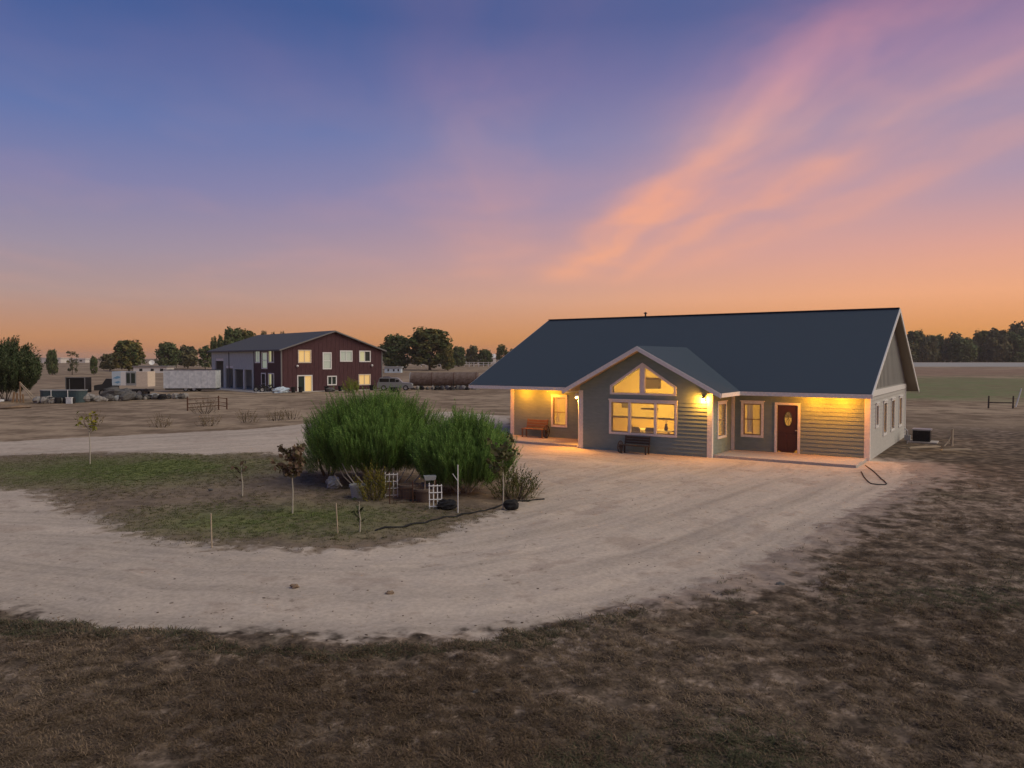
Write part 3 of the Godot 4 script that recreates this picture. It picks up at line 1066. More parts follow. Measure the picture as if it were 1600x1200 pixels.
	for i in outer.size():
		var k := (i + 1) % outer.size()
		mb = MB.new()
		mb.slab(PackedVector2Array([outer[i], outer[k], upper[k], upper[i]]), 0.002, 0.055, 0.055, 0, 1)
		part("frame", mb, M.trim, uw)
	mb = MB.new()
	mb.slab(PackedVector2Array([Vector2(BAY_X - 0.12, 2.642), Vector2(BAY_X + 0.12, 2.642), Vector2(BAY_X + 0.12, 3.782), Vector2(BAY_X, 3.858), Vector2(BAY_X - 0.12, 3.782)]), -0.05, 0.052, 0.052, 0, 1)
	part("mullion", mb, M.trim, uw)
	for s: float in [-1.0, 1.0]:
		mb = MB.new()
		var ox := -10.24 if s < 0.0 else -7.33
		mb.slab(PackedVector2Array([Vector2(ox, 2.65), Vector2(BAY_X + s * 0.12, 2.65), Vector2(BAY_X + s * 0.12, 3.77), Vector2(ox, 2.89)]), -0.045, -0.041, -0.041, 0, 1)
		part("pane", mb, M.pane, uw)
	door(h)
	rooms(h)

func door(h: Node3D) -> void:
	var dn := group_part("door", h, Transform3D(Basis.IDENTITY, Vector3(-3.21, 0.11, 0)))
	var mb := MB.new()
	mb.span(Vector3(-0.53, -0.03, 0.002), Vector3(-0.43, 2.16, 0.06))
	mb.span(Vector3(0.43, -0.03, 0.002), Vector3(0.53, 2.16, 0.06))
	mb.span(Vector3(-0.43, 2.06, 0.002), Vector3(0.43, 2.16, 0.058))
	mb.span(Vector3(-0.43, -0.03, -0.10), Vector3(0.43, 0.005, 0.075))
	part("frame", mb, M.trim, dn)
	# the leaf with an oval opening
	mb = MB.new()
	var n := 40
	var oc := Vector2(0.02, 1.46)
	for i in n:
		var q: Array[Vector3] = []
		for t: float in [TAU * i / n, TAU * (i + 1) / n]:
			var u := Vector2(cos(t), sin(t))
			var ov := oc + Vector2(u.x * 0.155, u.y * 0.31)
			var sx := (0.425 - oc.x * signf(u.x)) / maxf(absf(u.x), 1e-6)
			var sy := ((2.055 - oc.y) if u.y > 0.0 else (oc.y - 0.01)) / maxf(absf(u.y), 1e-6)
			var rc := oc + u * minf(sx, sy)
			q.append(Vector3(ov.x, ov.y, -0.03))
			q.append(Vector3(rc.x, rc.y, -0.03))
		mb.quad(q[0], q[1], q[3], q[2], Vector3.BACK)
		var bk := Vector3(0, 0, -0.045)
		mb.quad(q[0] + bk, q[1] + bk, q[3] + bk, q[2] + bk, Vector3.FORWARD)
		mb.quad(q[0], q[2], q[2] + bk, q[0] + bk, Vector3(oc.x, oc.y, 0) - q[0])
	for s: float in [-1.0, 1.0]:     # corners left by the fan
		mb.span(Vector3(s * 0.40, 0.01, -0.074), Vector3(s * 0.426, 2.054, -0.031))
	part("leaf", mb, M.door_paint, dn)
	mb = MB.new()
	mb.span(Vector3(-0.42, 0.86, -0.029), Vector3(0.42, 0.90, -0.015))
	for a: Array in [[-0.34, 0.12, -0.04, 0.78], [0.04, 0.12, 0.34, 0.78]]:
		mb.span(Vector3(a[0], a[1], -0.029), Vector3(a[2], a[3], -0.018))
	part("panel_moulding", mb, M.door_paint, dn)
	mb = MB.new()
	var ring := PackedVector2Array()
	for i in 28:
		ring.append(oc + Vector2(cos(TAU * i / 28) * 0.156, sin(TAU * i / 28) * 0.311))
	mb.slab(ring, -0.055, -0.05, -0.05, 0, 1)
	part("oval_pane", mb, M.pane, dn)
	mb = MB.new()
	for i in 28:
		var p := ring[i]
		var q := ring[(i + 1) % 28]
		mb.bar(Vector3(p.x, p.y, -0.022), Vector3(q.x, q.y, -0.022), 0.022, 0.022)
	mb.bar(Vector3(oc.x, oc.y - 0.30, -0.042), Vector3(oc.x, oc.y + 0.30, -0.042), 0.018, 0.014)
	mb.bar(Vector3(oc.x - 0.13, oc.y + 0.08, -0.043), Vector3(oc.x + 0.13, oc.y + 0.08, -0.043), 0.014, 0.012)
	for s: float in [-1.0, 1.0]:
		mb.bar(Vector3(oc.x + s * 0.11, oc.y - 0.19, -0.044), Vector3(oc.x, oc.y + 0.06, -0.044), 0.014, 0.012)
		mb.bar(Vector3(oc.x + s * 0.09, oc.y + 0.22, -0.0445), Vector3(oc.x, oc.y + 0.10, -0.0445), 0.014, 0.012)
	part("leaded_came", mb, M.dark_metal, dn)
	mb = MB.new()
	mb.tube([Vector3(0.36, 0.98, -0.03), Vector3(0.36, 0.98, 0.035)], [0.018, 0.018], 8)
	mb.lathe([Vector2(0, -0.035), Vector2(0.03, -0.02), Vector2(0.036, 0), Vector2(0.03, 0.02), Vector2(0, 0.035)], 10, Vector3(0.36, 0.98, 0.05))
	part("handle", mb, M.grey_metal, dn)

func rooms(h: Node3D) -> void:
	# floors, partitions and flat ceilings of the front rooms
	var mb := MB.new()
	mb.span(Vector3(LX + 0.17, 0.102, -DEPTH + 0.15), Vector3(-0.17, 0.115, -0.17))
	mb.span(Vector3(BL + 0.17, 0.102, -0.168), Vector3(BR - 0.17, 0.114, BZ - 0.17))
	part("room_floor", mb, M.room_floor, h)
	mb = MB.new()
	mb.span(Vector3(LX + 0.17, 0.12, -4.1), Vector3(-13.91, 2.50, -4.0))
	mb.span(Vector3(-13.9, 0.12, -4.5), Vector3(BR + 0.01, 5.55, -4.4))
	mb.span(Vector3(BR + 0.01, 0.12, -5.2), Vector3(-0.17, 2.50, -5.1))
	mb.span(Vector3(-13.9, 0.12, -4.398), Vector3(-13.8, 3.0, -0.165))
	mb.span(Vector3(BR - 0.1, 0.12, -4.398), Vector3(BR, 3.0, -0.165))
	part("partition", mb, M.room_wall, h)
	mb = MB.new()
	mb.span(Vector3(LX + 0.15, 2.505, -DEPTH + 0.15), Vector3(-13.8, 2.56, -0.165))
	mb.span(Vector3(BR - 0.1, 2.505, -DEPTH + 0.15), Vector3(-0.165, 2.56, -0.165))
	part("ceiling", mb, M.room_wall, h)
	ceiling_lamp(house_point(-2.6, 2.50, -2.2), "ceiling lamp in the room behind the front door", 5.5)
	ceiling_lamp(house_point(-2.6, 2.50, -8.2), "ceiling lamp in the room behind the end wall windows", 9.0)
	ceiling_lamp(house_point(-14.5, 2.50, -1.9), "ceiling lamp in the room behind the left porch", 7.0)
	ceiling_lamp(house_point(-10.4, 4.40, -1.0), "hanging lamp seen through the big bay window", 18.0, 2.1)
	# kitchen along the back of the bay room
	var k := thing("kitchen_counter", "kitchen counter with shelves at the back of the bay room", "counter", house_point(-11.4, 0.115, -3.95), HT)
	mb = MB.new()
	mb.span(Vector3(-2.4, 0, -0.4), Vector3(2.4, 0.86, 0.2))
	part("cabinet", mb, M.cabinet, k)
	mb = MB.new()
	mb.span(Vector3(-2.45, 0.862, -0.4), Vector3(2.45, 0.90, 0.25))
	part("worktop", mb, M.chair_dark, k)
	mb = MB.new()
	mb.span(Vector3(-0.45, 1.35, -0.4), Vector3(0.45, 1.40, -0.1))
	part("shelf", mb, M.chair_dark, k)
	mb = MB.new()
	mb.span(Vector3(-0.45, 1.75, -0.4), Vector3(0.45, 1.80, -0.1))
	part("shelf", mb, M.chair_dark, k)
	mb = MB.new()
	mb.span(Vector3(-0.55, 2.45, -0.4), Vector3(0.55, 2.95, -0.15))
	part("vent_grille", mb, M.picture, k)
	var cab := thing("wall_cupboard", "tall wooden cupboard in the bay room", "cupboard", house_point(-13.3, 0.115, -2.2), HT)
	mb = MB.new()
	mb.span(Vector3(-0.5, 0, -0.3), Vector3(0.5, 2.1, 0.3))
	part("carcass", mb, M.cabinet, cab)
	for s: float in [-0.24, 0.24]:
		mb = MB.new()
		mb.span(Vector3(s - 0.22, 0.1, 0.302), Vector3(s + 0.22, 2.05, 0.325))
		part("cupboard_door", mb, M.bench_wood, cab)
	# dining table and chairs
	var t := thing("dining_table", "pale dining table just inside the big bay window", "table", house_point(-8.9, 0.115, 0.9), HT)
	mb = MB.new()
	mb.span(Vector3(-0.9, 0.72, -0.45), Vector3(0.9, 0.76, 0.45))
	part("table_top", mb, M.curtain, t)
	for sx: float in [-0.8, 0.8]:
		for sz: float in [-0.36, 0.36]:
			mb = MB.new()
			mb.span(Vector3(sx - 0.04, 0, sz - 0.04), Vector3(sx + 0.04, 0.718, sz + 0.04))
			part("leg", mb, M.chair_dark, t)
	var chairs := [[-9.45, 1.65, PI, "dark dining chair at the window side of the table, left one"], [-8.75, 1.65, PI, "dark dining chair at the window side of the table, middle one"], [-7.45, 0.9, PI / 2, "dark dining chair at the right end of the table"], [-10.4, 0.9, -PI / 2, "dark dining chair at the left end of the table"]]
	for q: Array in chairs:
		var ch := thing("dining_chair", q[3], "chair", house_point(q[0], 0.115, q[1]), HT + q[2], "chairs at the dining table")
		mb = MB.new()
		mb.span(Vector3(-0.22, 0.42, -0.22), Vector3(0.22, 0.47, 0.22))
		part("seat", mb, M.chair_dark, ch)
		mb = MB.new()
		mb.slab(PackedVector2Array([Vector2(-0.22, 0.5), Vector2(0.22, 0.5), Vector2(0.23, 0.85), Vector2(0.16, 0.95), Vector2(-0.16, 0.95), Vector2(-0.23, 0.85)]), -0.25, -0.20, -0.20, 0, 1)
		part("backrest", mb, M.chair_dark, ch)
		for sx: float in [-0.19, 0.19]:
			for sz: float in [-0.19, 0.19]:
				mb = MB.new()
				mb.span(Vector3(sx - 0.02, 0, sz - 0.02), Vector3(sx + 0.02, 0.418, sz + 0.02))
				part("leg", mb, M.chair_dark, ch)
	var vz := thing("vase", "tall dark vase with pale stems on the dining table", "vase", house_point(-8.35, 0.875, 0.95), 0)
	mb = MB.new()
	mb.lathe([Vector2(0, 0), Vector2(0.07, 0), Vector2(0.09, 0.1), Vector2(0.05, 0.26), Vector2(0.06, 0.3), Vector2(0, 0.3)], 14)
	part("body", mb, M.chair_dark, vz)
	mb = MB.new()
	for i in 7:
		var an := i * 0.9
		mb.tube([Vector3(0, 0.28, 0), Vector3(cos(an) * 0.05, 0.42, sin(an) * 0.05), Vector3(cos(an) * 0.12, 0.52 + 0.02 * (i % 3), sin(an) * 0.12)], [0.008, 0.007, 0.012], 5)
	part("stems", mb, M.curtain, vz)
	# pictures and curtains
	var pics := [[-12.9, 1.75, -4.36, 0.45, 0.55, "small dark framed picture on the bay room wall"], [-4.35, 1.60, -5.06, 0.55, 0.7, "dark framed picture seen through the window beside the front door"]]
	for q: Array in pics:
		var pc := thing("framed_picture", q[5], "picture", house_point(q[0], q[1], q[2]), HT)
		mb = MB.new()
		mb.span(Vector3(-q[3] / 2, -q[4] / 2, -0.02), Vector3(q[3] / 2, q[4] / 2, 0.0))
		part("backing", mb, M.picture, pc)
		mb = MB.new()
		mb.span(Vector3(-q[3] / 2 + 0.05, -q[4] / 2 + 0.05, 0.002), Vector3(q[3] / 2 - 0.05, q[4] / 2 - 0.05, 0.006))
		part("print", mb, M.far_roof, pc)
	var curt := [[-5.02, 2.15, -0.24, 0.26, 1.25, "pale curtain at the window beside the front door"], [-14.85, 2.15, -0.24, 0.16, 1.3, "pale curtain at the porch window above the wagon-wheel bench"]]
	for q: Array in curt:
		mb = MB.new()
		var segs := 10
		for i in segs:
			var xa: float = q[3] * i / segs
			var xb: float = q[3] * (i + 1) / segs
			var za := 0.025 * sin(i * 1.9)
			var zb := 0.025 * sin((i + 1) * 1.9)
			mb.quad(Vector3(xa, -q[4], za), Vector3(xb, -q[4], zb), Vector3(xb, 0, zb), Vector3(xa, 0, za), Vector3.BACK)
			mb.quad(Vector3(xa, -q[4], za - 0.006), Vector3(xb, -q[4], zb - 0.006), Vector3(xb, 0, zb - 0.006), Vector3(xa, 0, za - 0.006), Vector3.FORWARD)
		solo("curtain", mb, M.curtain, q[5], "curtain", house_point(q[0], q[1], q[2]), HT)

# a bench with a wagon wheel at one end
func wagon_bench(at: Vector3, turn: float, label: String, wood: Material, metal: Material, length: float, side: float, size := 1.0) -> void:
	var t := thing("wagon_wheel_bench", label, "bench", at, turn)
	t.scale = Vector3(1, size, size)
	var mb := MB.new()
	for i in 4:
		var s := MB.new()
		s.span(Vector3(-length / 2, 0.42, -0.20 + i * 0.115), Vector3(length / 2, 0.45, -0.10 + i * 0.115))
		part("seat_slat", s, wood, t)
	for i in 3:
		var s := MB.new()
		s.bar(Vector3(-length / 2 + 0.05, 0.55 + i * 0.14, -0.25 - i * 0.03), Vector3(length / 2 - 0.05, 0.55 + i * 0.14, -0.25 - i * 0.03), 0.03, 0.12)
		part("back_slat", s, wood, t)
	for sx: float in [-1.0, 1.0]:
		for sz: float in [-0.17, 0.22]:
			mb = MB.new()
			mb.span(Vector3(sx * (length / 2 - 0.08) - 0.03, 0, sz - 0.03), Vector3(sx * (length / 2 - 0.08) + 0.03, 0.418, sz + 0.03))
			part("leg", mb, wood, t)
		mb = MB.new()
		mb.bar(Vector3(sx * (length / 2 - 0.08), 0.40, -0.22), Vector3(sx * (length / 2 - 0.08), 0.92, -0.36), 0.05, 0.05)
		part("back_post", mb, wood, t)
	var wh := group_part("wheel", t, Transform3D(Basis.IDENTITY, Vector3(side * (length / 2 + 0.06), 0.33, 0.02)))
	mb = MB.new()
	var rim: Array = []
	var rad: Array = []
	for i in 21:
		rim.append(Vector3(0, cos(TAU * i / 20) * 0.31, sin(TAU * i / 20) * 0.31))
		rad.append(0.024)
	mb.tube(rim, rad, 6)
	part("rim", mb, metal, wh)
	for i in 8:
		mb = MB.new()
		mb.tube([Vector3(0, cos(TAU * i / 8) * 0.05, sin(TAU * i / 8) * 0.05), Vector3(0, cos(TAU * i / 8) * 0.30, sin(TAU * i / 8) * 0.30)], [0.016, 0.014], 5)
		part("spoke", mb, metal, wh)
	mb = MB.new()
	mb.tube([Vector3(-0.06, 0, 0), Vector3(0.06, 0, 0)], [0.06, 0.06], 9)
	part("hub", mb, metal, wh)

func porch_lights() -> void:
	# recessed lights in the boxed eaves
	for q: Array in [[-16.55, "recessed porch light above the wooden bench, at the outer corner", 2.9], [-14.95, "recessed porch light beside the left porch window", 2.9], [-0.95, "recessed porch light over the siding, nearest the house corner", 3.3], [-2.05, "recessed porch light just right of the front door", 2.6]]:
		var t := thing("porch_downlight", q[1], "light", house_point(q[0], 2.585, 0.62), HT, "recessed porch lights")
		var mb := MB.new()
		mb.lathe([Vector2(0.055, 0.0), Vector2(0.085, 0.0), Vector2(0.085, -0.008), Vector2(0.055, -0.008), Vector2(0.055, 0.0)], 16)
		part("trim_ring", mb, M.white, t)
		mb = MB.new()
		mb.lathe([Vector2(0, -0.002), Vector2(0.054, -0.002), Vector2(0.054, -0.006), Vector2(0, -0.006)], 16)
		part("lens", mb, M.downlight_glow, t)
		var l := OmniLight3D.new()
		l.name = "light"
		l.light_energy = q[2]
		l.light_color = lin(1.0, .31, .012)
		l.light_size = 0.08
		l.omni_range = 15.0
		l.shadow_enabled = true
		l.position = Vector3(0, -0.10, 0)
		t.add_child(l)
	# the wall lantern on the bay
	var w := thing("wall_lantern", "glowing lantern on the right corner of the gabled bay", "lantern", house_point(-5.98, 2.48, BZ + 0.033), HT)
	var m := MB.new()
	m.span(Vector3(-0.06, -0.08, 0), Vector3(0.06, 0.10, 0.02))
	m.tube([Vector3(0, 0.05, 0.02), Vector3(0, 0.09, 0.08), Vector3(0, 0.06, 0.12)], [0.012, 0.012, 0.012], 6)
	part("bracket", m, M.dark_metal, w)
	m = MB.new()
	m.lathe([Vector2(0, 0.09), Vector2(0.03, 0.07), Vector2(0.085, 0.03), Vector2(0.085, 0.02), Vector2(0, 0.02)], 10, Vector3(0, 0.0, 0.13))
	part("cap", m, M.dark_metal, w)
	m = MB.new()
	m.lathe([Vector2(0, -0.14), Vector2(0.045, -0.14), Vector2(0.07, -0.02), Vector2(0.07, 0.018), Vector2(0, 0.018)], 12, Vector3(0, 0, 0.13))
	part("bulb_glass", m, M.lamp_glow, w)
	var l2 := OmniLight3D.new()
	l2.name = "light"
	l2.light_energy = 5.5
	l2.light_color = lin(1.0, .37, .03)
	l2.light_size = 0.06
	l2.omni_range = 15.0
	l2.shadow_enabled = true
	l2.position = Vector3(0, -0.05, 0.13)
	w.add_child(l2)
	# a white floodlight box at the other corner, lit for the glow on the sand
	var fl := thing("floodlight", "lit white twin floodlight under the left end of the bay's eave", "light", house_point(BL - 0.07, 2.42, BZ - 0.25), HT)
	m = MB.new()
	m.span(Vector3(-0.03, -0.1, -0.1), Vector3(0.02, 0.1, 0.1))
	part("mount", m, M.white, fl)
	for s: float in [-1.0, 1.0]:
		m = MB.new()
		m.lathe([Vector2(0, 0), Vector2(0.05, 0.0), Vector2(0.10, 0.2), Vector2(0.085, 0.2), Vector2(0.0, 0.1)], 12, Vector3(-0.06, 0.02 * s, 0.07 * s), Basis(Vector3(1, 0, 0), 1.3) * Basis(Vector3(0, 0, 1), 0.7 * s))
		part("lamp_head", m, M.white, fl)
	var fg := MB.new()
	fg.lathe([Vector2(0, -0.012), Vector2(0.07, -0.012), Vector2(0.07, 0.012), Vector2(0, 0.012)], 12, Vector3(-0.16, -0.06, 0.17), Basis(Vector3(1, 0, 0), 1.0))
	part("lamp_lens", fg, M.downlight_glow, fl)
	var l3 := SpotLight3D.new()
	l3.name = "light"
	l3.light_energy = 17.0
	l3.light_color = lin(1.0, .40, .05)
	l3.light_size = 0.08
	l3.spot_angle = 70.0
	l3.spot_angle_attenuation = 1.0
	l3.spot_range = 20.0
	l3.shadow_enabled = true
	fl.add_child(l3)
	l3.position = Vector3(-0.17, -0.09, 0.19)
	l3.rotation = Vector3(-1.05, PI + 0.45, 0)
	wagon_bench(house_point(-15.75, 0.105, 0.50), HT, "brown wooden bench with a wagon wheel end on the left porch", M.bench_wood, M.dark_wood, 1.35, 1.0)
	wagon_bench(house_point(-8.9, 0.0, BZ + 0.50), HT, "dark weathered bench with a wagon wheel end under the bay window", M.dark_wood, M.dark_wood, 1.3, -1.0, 0.82)
	# downspout at the bay's left corner
	m = MB.new()
	m.tube([Vector3(0, 2.5, 0), Vector3(0, 0.15, 0), Vector3(0.0, 0.06, 0.18)], [0.04, 0.04, 0.045], 8)
	solo("downspout", m, M.white, "white downspout at the left corner of the gabled bay", "downspout", house_point(BL - 0.09, 0, BZ - 0.06), HT)

# ---------------------------------------------------------------- the barn house
const BT := 0.7217       # its gable runs right and away from the camera
func barn() -> void:
	var b := thing("barn_house", "two-storey maroon barn house with lit windows and grey garage wing", "barn", W(-28.84, 94.55), BT)
	var gx := 14.55
	var ey := 5.5
	var py := 7.9
	var ln := 24.0
	# local x runs along the gable, local -z along the eaves
	var gable := Transform3D.IDENTITY
	var long := Transform3D(Basis(Vector3.UP, -PI / 2), Vector3.ZERO)      # x runs along +z, faces -x
	var outline := PackedVector2Array([Vector2(0, -0.3), Vector2(gx, -0.3), Vector2(gx, ey - 0.16), Vector2(gx / 2, py - 0.16), Vector2(0, ey - 0.16)])
	var gw := [[2.34, 3.78, 3.92, 5.22, 1], [5.75, 2.95, 6.79, 4.93, 2], [8.25, 3.93, 9.86, 5.18, 2], [11.12, 3.88, 12.65, 5.18, 3], [2.2, 0.02, 4.05, 2.0, 4], [6.38, 0.85, 7.52, 1.85, 5], [11.0, 0.75, 12.62, 2.0, 1]]
	var holes: Array = []
	for q: Array in gw:
		holes.append(rect(q[0], q[1], q[2], q[3]))
	wall(b, gable, outline, holes, M.maroon, null, 0.2, 0.2)
	var lw := [[2.2, 3.80, 3.7, 5.22, 3], [4.2, 3.0, 5.8, 4.98, 2], [6.5, 3.75, 7.95, 5.22, 2], [2.25, 0.55, 3.75, 2.25, 3], [4.75, 0.05, 5.95, 2.25, 6]]
	holes = []
	for q: Array in lw:
		holes.append(rect(-q[2], q[1], -q[0], q[3]))
	wall(b, long, rect(-8.4, -0.3, -0.202, ey - 0.12), holes, M.maroon, null, 0.2, 0.2)
	var bays := [[9.2, 0.0, 11.6, 2.72], [12.15, 0.0, 15.1, 2.75], [15.8, 0.0, 18.55, 3.2], [19.35, 0.0, 22.5, 4.25]]
	holes = []
	for q: Array in bays:
		holes.append(rect(-q[2], -0.05, -q[0], q[3]))
	wall(b, long, rect(-ln, -0.3, -8.402, ey - 0.12), holes, M.barn_grey, null, 0.2, 0.2, "grey garage wing with four open bays")
	# ribs of the metal cladding
	var x := 0.3
	while x < gx:
		var yt := py - 0.2 - (py - ey) * absf(x - gx / 2) / (gx / 2)
		for p: PackedVector2Array in clip_rib(x, yt, gw):
			var r := MB.new()
			r.slab(p, 0.001, 0.022, 0.022, 0, 1, false)
			part("cladding_rib", r, M.maroon, b)
		x += 0.6
	var mb := MB.new()
	mb.span(Vector3(gx - 0.2, -0.3, -ln), Vector3(gx, ey - 0.12, -0.202))
	part("wall", mb, M.maroon, b)
	mb = MB.new()
	mb.span(Vector3(0.202, -0.3, -ln), Vector3(gx - 0.202, ey, -ln + 0.2))
	mb.span(Vector3(0.202, -0.02, -ln + 0.202), Vector3(gx - 0.202, 0.0, -0.202))
	mb.span(Vector3(5.0, 0.002, -ln + 0.202), Vector3(5.1, ey, -8.6))
	mb.span(Vector3(0.202, 0.002, -8.6), Vector3(gx - 0.202, ey, -8.45))
	mb.span(Vector3(0.202, 2.85, -8.448), Vector3(gx - 0.202, 2.95, -0.202))
	part("partition", mb, M.barn_grey, b)
	# roof
	var o := 0.45
	var rise := (py - ey) / (gx / 2)
	for s: float in [-1.0, 1.0]:
		mb = MB.new()
		var ex := gx / 2 + s * (gx / 2 + o)
		var yy := ey - o * rise
		var top := [Vector3(gx / 2, py, o), Vector3(ex, yy, o), Vector3(ex, yy, -ln - o), Vector3(gx / 2, py, -ln - o)]
		var n := Vector3(s * rise, 1, 0).normalized()
		mb.quad(top[0], top[1], top[2], top[3], n)
		var dn := Vector3(0, -0.14, 0)
		mb.quad(top[0] + dn, top[1] + dn, top[2] + dn, top[3] + dn, -n)
		mb.quad(top[0], top[1], top[1] + dn, top[0] + dn, Vector3.BACK)
		mb.quad(top[3], top[2], top[2] + dn, top[3] + dn, Vector3.FORWARD)
		mb.quad(top[1], top[2], top[2] + dn, top[1] + dn, Vector3(s, 0, 0))
		var rf := part("roof", mb, M.barn_roof, b)
		var seam := MB.new()
		var z := -0.6
		while z > -ln:
			seam.bar(Vector3(gx / 2 + s * 0.1, py - 0.1 * rise + 0.02, z), Vector3(ex - s * 0.05, yy + 0.05 * rise + 0.02, z), 0.05, 0.04)
			z -= 0.9
		part("roof_seams", seam, M.barn_roof, rf)
		mb = MB.new()
		mb.bar(Vector3(gx / 2 + s * 0.02, py - 0.1, o + 0.03), Vector3(ex, yy - 0.1, o + 0.03), 0.05, 0.16)
		part("rake_trim", mb, M.barn_trim, b)
		mb = MB.new()
		mb.span(Vector3(ex - 0.03, yy - 0.2, -ln - o), Vector3(ex + 0.03, yy - 0.02, o))
		part("gutter", mb, M.barn_roof, b)
	for cx: float in [0.0, gx]:
		mb = MB.new()
		mb.span(Vector3(cx - 0.08, -0.2, -0.08), Vector3(cx + 0.08, ey - 0.2, 0.06))
		part("corner_trim", mb, M.barn_trim, b)
	mb = MB.new()
	mb.span(Vector3(-0.05, -0.2, -8.5), Vector3(-0.001, ey - 0.2, -8.3))
	mb.span(Vector3(-0.05, -0.2, -17.3), Vector3(-0.001, ey - 0.2, -17.1))
	part("corner_trim", mb, M.barn_roof, b)
	mb = MB.new()
	mb.span(Vector3(-0.06, -0.1, -12.02), Vector3(-0.002, 2.72, -11.75))
	part("door_post", mb, M.white, b)
	for q: Array in gw:
		barn_window(b, gable, q[0], q[1], q[2], q[3], q[4])
	for q: Array in lw:
		barn_window(b, long, -q[2], q[1], -q[0], q[3], q[4])
	# half-raised garage doors
	for q: Array in [[15.8, 2.85, 18.55, 3.2], [19.35, 3.9, 22.5, 4.25]]:
		mb = MB.new()
		mb.span(Vector3(0.06, q[1], -q[2]), Vector3(0.12, q[3], -q[0]))
		part("garage_door", mb, M.white, b)
	for q: Array in [[2.08, 3.27], [12.91, 3.29]]:
		mb = MB.new()
		mb.lathe([Vector2(0, 0.16), Vector2(0.14, 0.12), Vector2(0.16, 0.0), Vector2(0.10, -0.12), Vector2(0, -0.14)], 10, Vector3(q[0], q[1], 0.15))
		part("wall_lamp", mb, M.white, b)

func clip_rib(x: float, yt: float, wins: Array) -> Array:
	var pieces: Array = [rect(x - 0.03, 0.0, x + 0.03, yt)]
	for q: Array in wins:
		var next: Array = []
		for p: PackedVector2Array in pieces:
			for k: PackedVector2Array in Geometry2D.clip_polygons(p, rect(q[0] - 0.14, q[1] - 0.14, q[2] + 0.14, q[3] + 0.14)):
				next.append(k)
		pieces = next
	return pieces

func barn_window(b: Node3D, xf: Transform3D, x0: float, y0: float, x1: float, y1: float, kind: int) -> void:
	var w := group_part("door" if kind in [4, 6] else "window", b, xf)
	var mb := MB.new()
	var t := 0.12
	mb.span(Vector3(x0 - t, y0 - t, 0.002), Vector3(x0 + 0.02, y1 + t, 0.06))
	mb.span(Vector3(x1 - 0.02, y0 - t, 0.002), Vector3(x1 + t, y1 + t, 0.06))
	mb.span(Vector3(x0 + 0.02, y0 - t, 0.002), Vector3(x1 - 0.02, y0 + 0.02, 0.058))
	mb.span(Vector3(x0 + 0.02, y1 - 0.02, 0.002), Vector3(x1 - 0.02, y1 + t, 0.058))
	part("frame", mb, M.white if kind != 1 else M.cream_panel, w)
	var c := (x0 + x1) / 2
	if kind == 6:
		mb = MB.new()
		mb.span(Vector3(x0, y0, -0.12), Vector3(x1, y1, -0.07))
		part("door_leaf", mb, M.black, w)
		return
	mb = MB.new()
	if kind == 2 and y1 - y0 > 1.6:
		var cy := lerpf(y0, y1, 0.5)
		mb.span(Vector3(x0 + 0.02, cy - 0.04, -0.06), Vector3(x1 - 0.02, cy + 0.04, -0.01))
	else:
		mb.span(Vector3(c - 0.05, y0 + 0.02, -0.06), Vector3(c + 0.05, y1 - 0.02, -0.01))
	part("meeting_rail", mb, M.white if kind != 1 else M.cream_panel, w)
	var a: Material = {1: M.lit_window_amber, 2: M.lit_window_grey, 3: M.lit_window_pale, 4: M.green_glass, 5: M.green_glass}[kind]
	var k: Material = {1: M.lit_window_amber, 2: M.lit_window_grey, 3: M.green_glass, 4: M.lit_window_amber, 5: M.green_glass}[kind]
	mb = MB.new()
	mb.span(Vector3(x0, y0, -0.12), Vector3(c - 0.002, y1, -0.07))
	part("window_light", mb, a, w)
	mb = MB.new()
	mb.span(Vector3(c + 0.002, y0, -0.12), Vector3(x1, y1, -0.07))
	part("window_light", mb, k, w)

# ---------------------------------------------------------------- trees and shrubs
# a crown in a unit box (-0.5..0.5 wide, 0..1 high): clumps of leaves, each a small bent face
func crown_mesh(sd: int, clumps: int, per: int, leaf: float, tall: float, cols: Array, m: Material, ragged := 0.16) -> ArrayMesh:
	rng.seed = sd
	var mb := MB.new()
	mb.tinted = true
	for i in clumps:
		var u := rng.randf() * TAU
		var cy := R(0.06, 0.96)
		var wide := sqrt(clampf(1.0 - pow(absf(cy - 0.45) / 0.58, 2.2), 0.02, 1.0)) * R(0.55, 1.0)
		var ctr := Vector3(cos(u) * wide * 0.42, cy, sin(u) * wide * 0.42)
		var cr := R(0.6, 1.3) * ragged
		var base: Color = cols[rng.randi() % cols.size()]
		for j in per:
			var off := Vector3(R(-1, 1), R(-1, 1), R(-1, 1))
			if off.length() > 1.0:
				off = off.normalized() * R(0.5, 1.0)
			var p := ctr + off * cr * Vector3(1, 1.0 / tall * 0.9 + 0.1, 1)
			var nrm := (off + Vector3(R(-.7, .7), R(-.2, .9), R(-.7, .7))).normalized()
			var tx := nrm.cross(Vector3(R(-1, 1), R(-1, 1), R(-1, 1))).normalized()
			var ty := nrm.cross(tx)
			var s := leaf * R(0.6, 1.3)
			mb.col = base * R(0.75, 1.25)
			mb.col.a = 1.0
			var q := Vector3(1, 1.0 / tall, 1)
			mb.tri(p - tx * s * 0.5 * q, p + ty * s * 0.6 * q, p + tx * s * 0.5 * q, nrm)
			mb.tri(p - tx * s * 0.5 * q, p - ty * s * 0.6 * q + nrm * s * 0.15, p + tx * s * 0.5 * q, nrm)
	return mb.done(m)

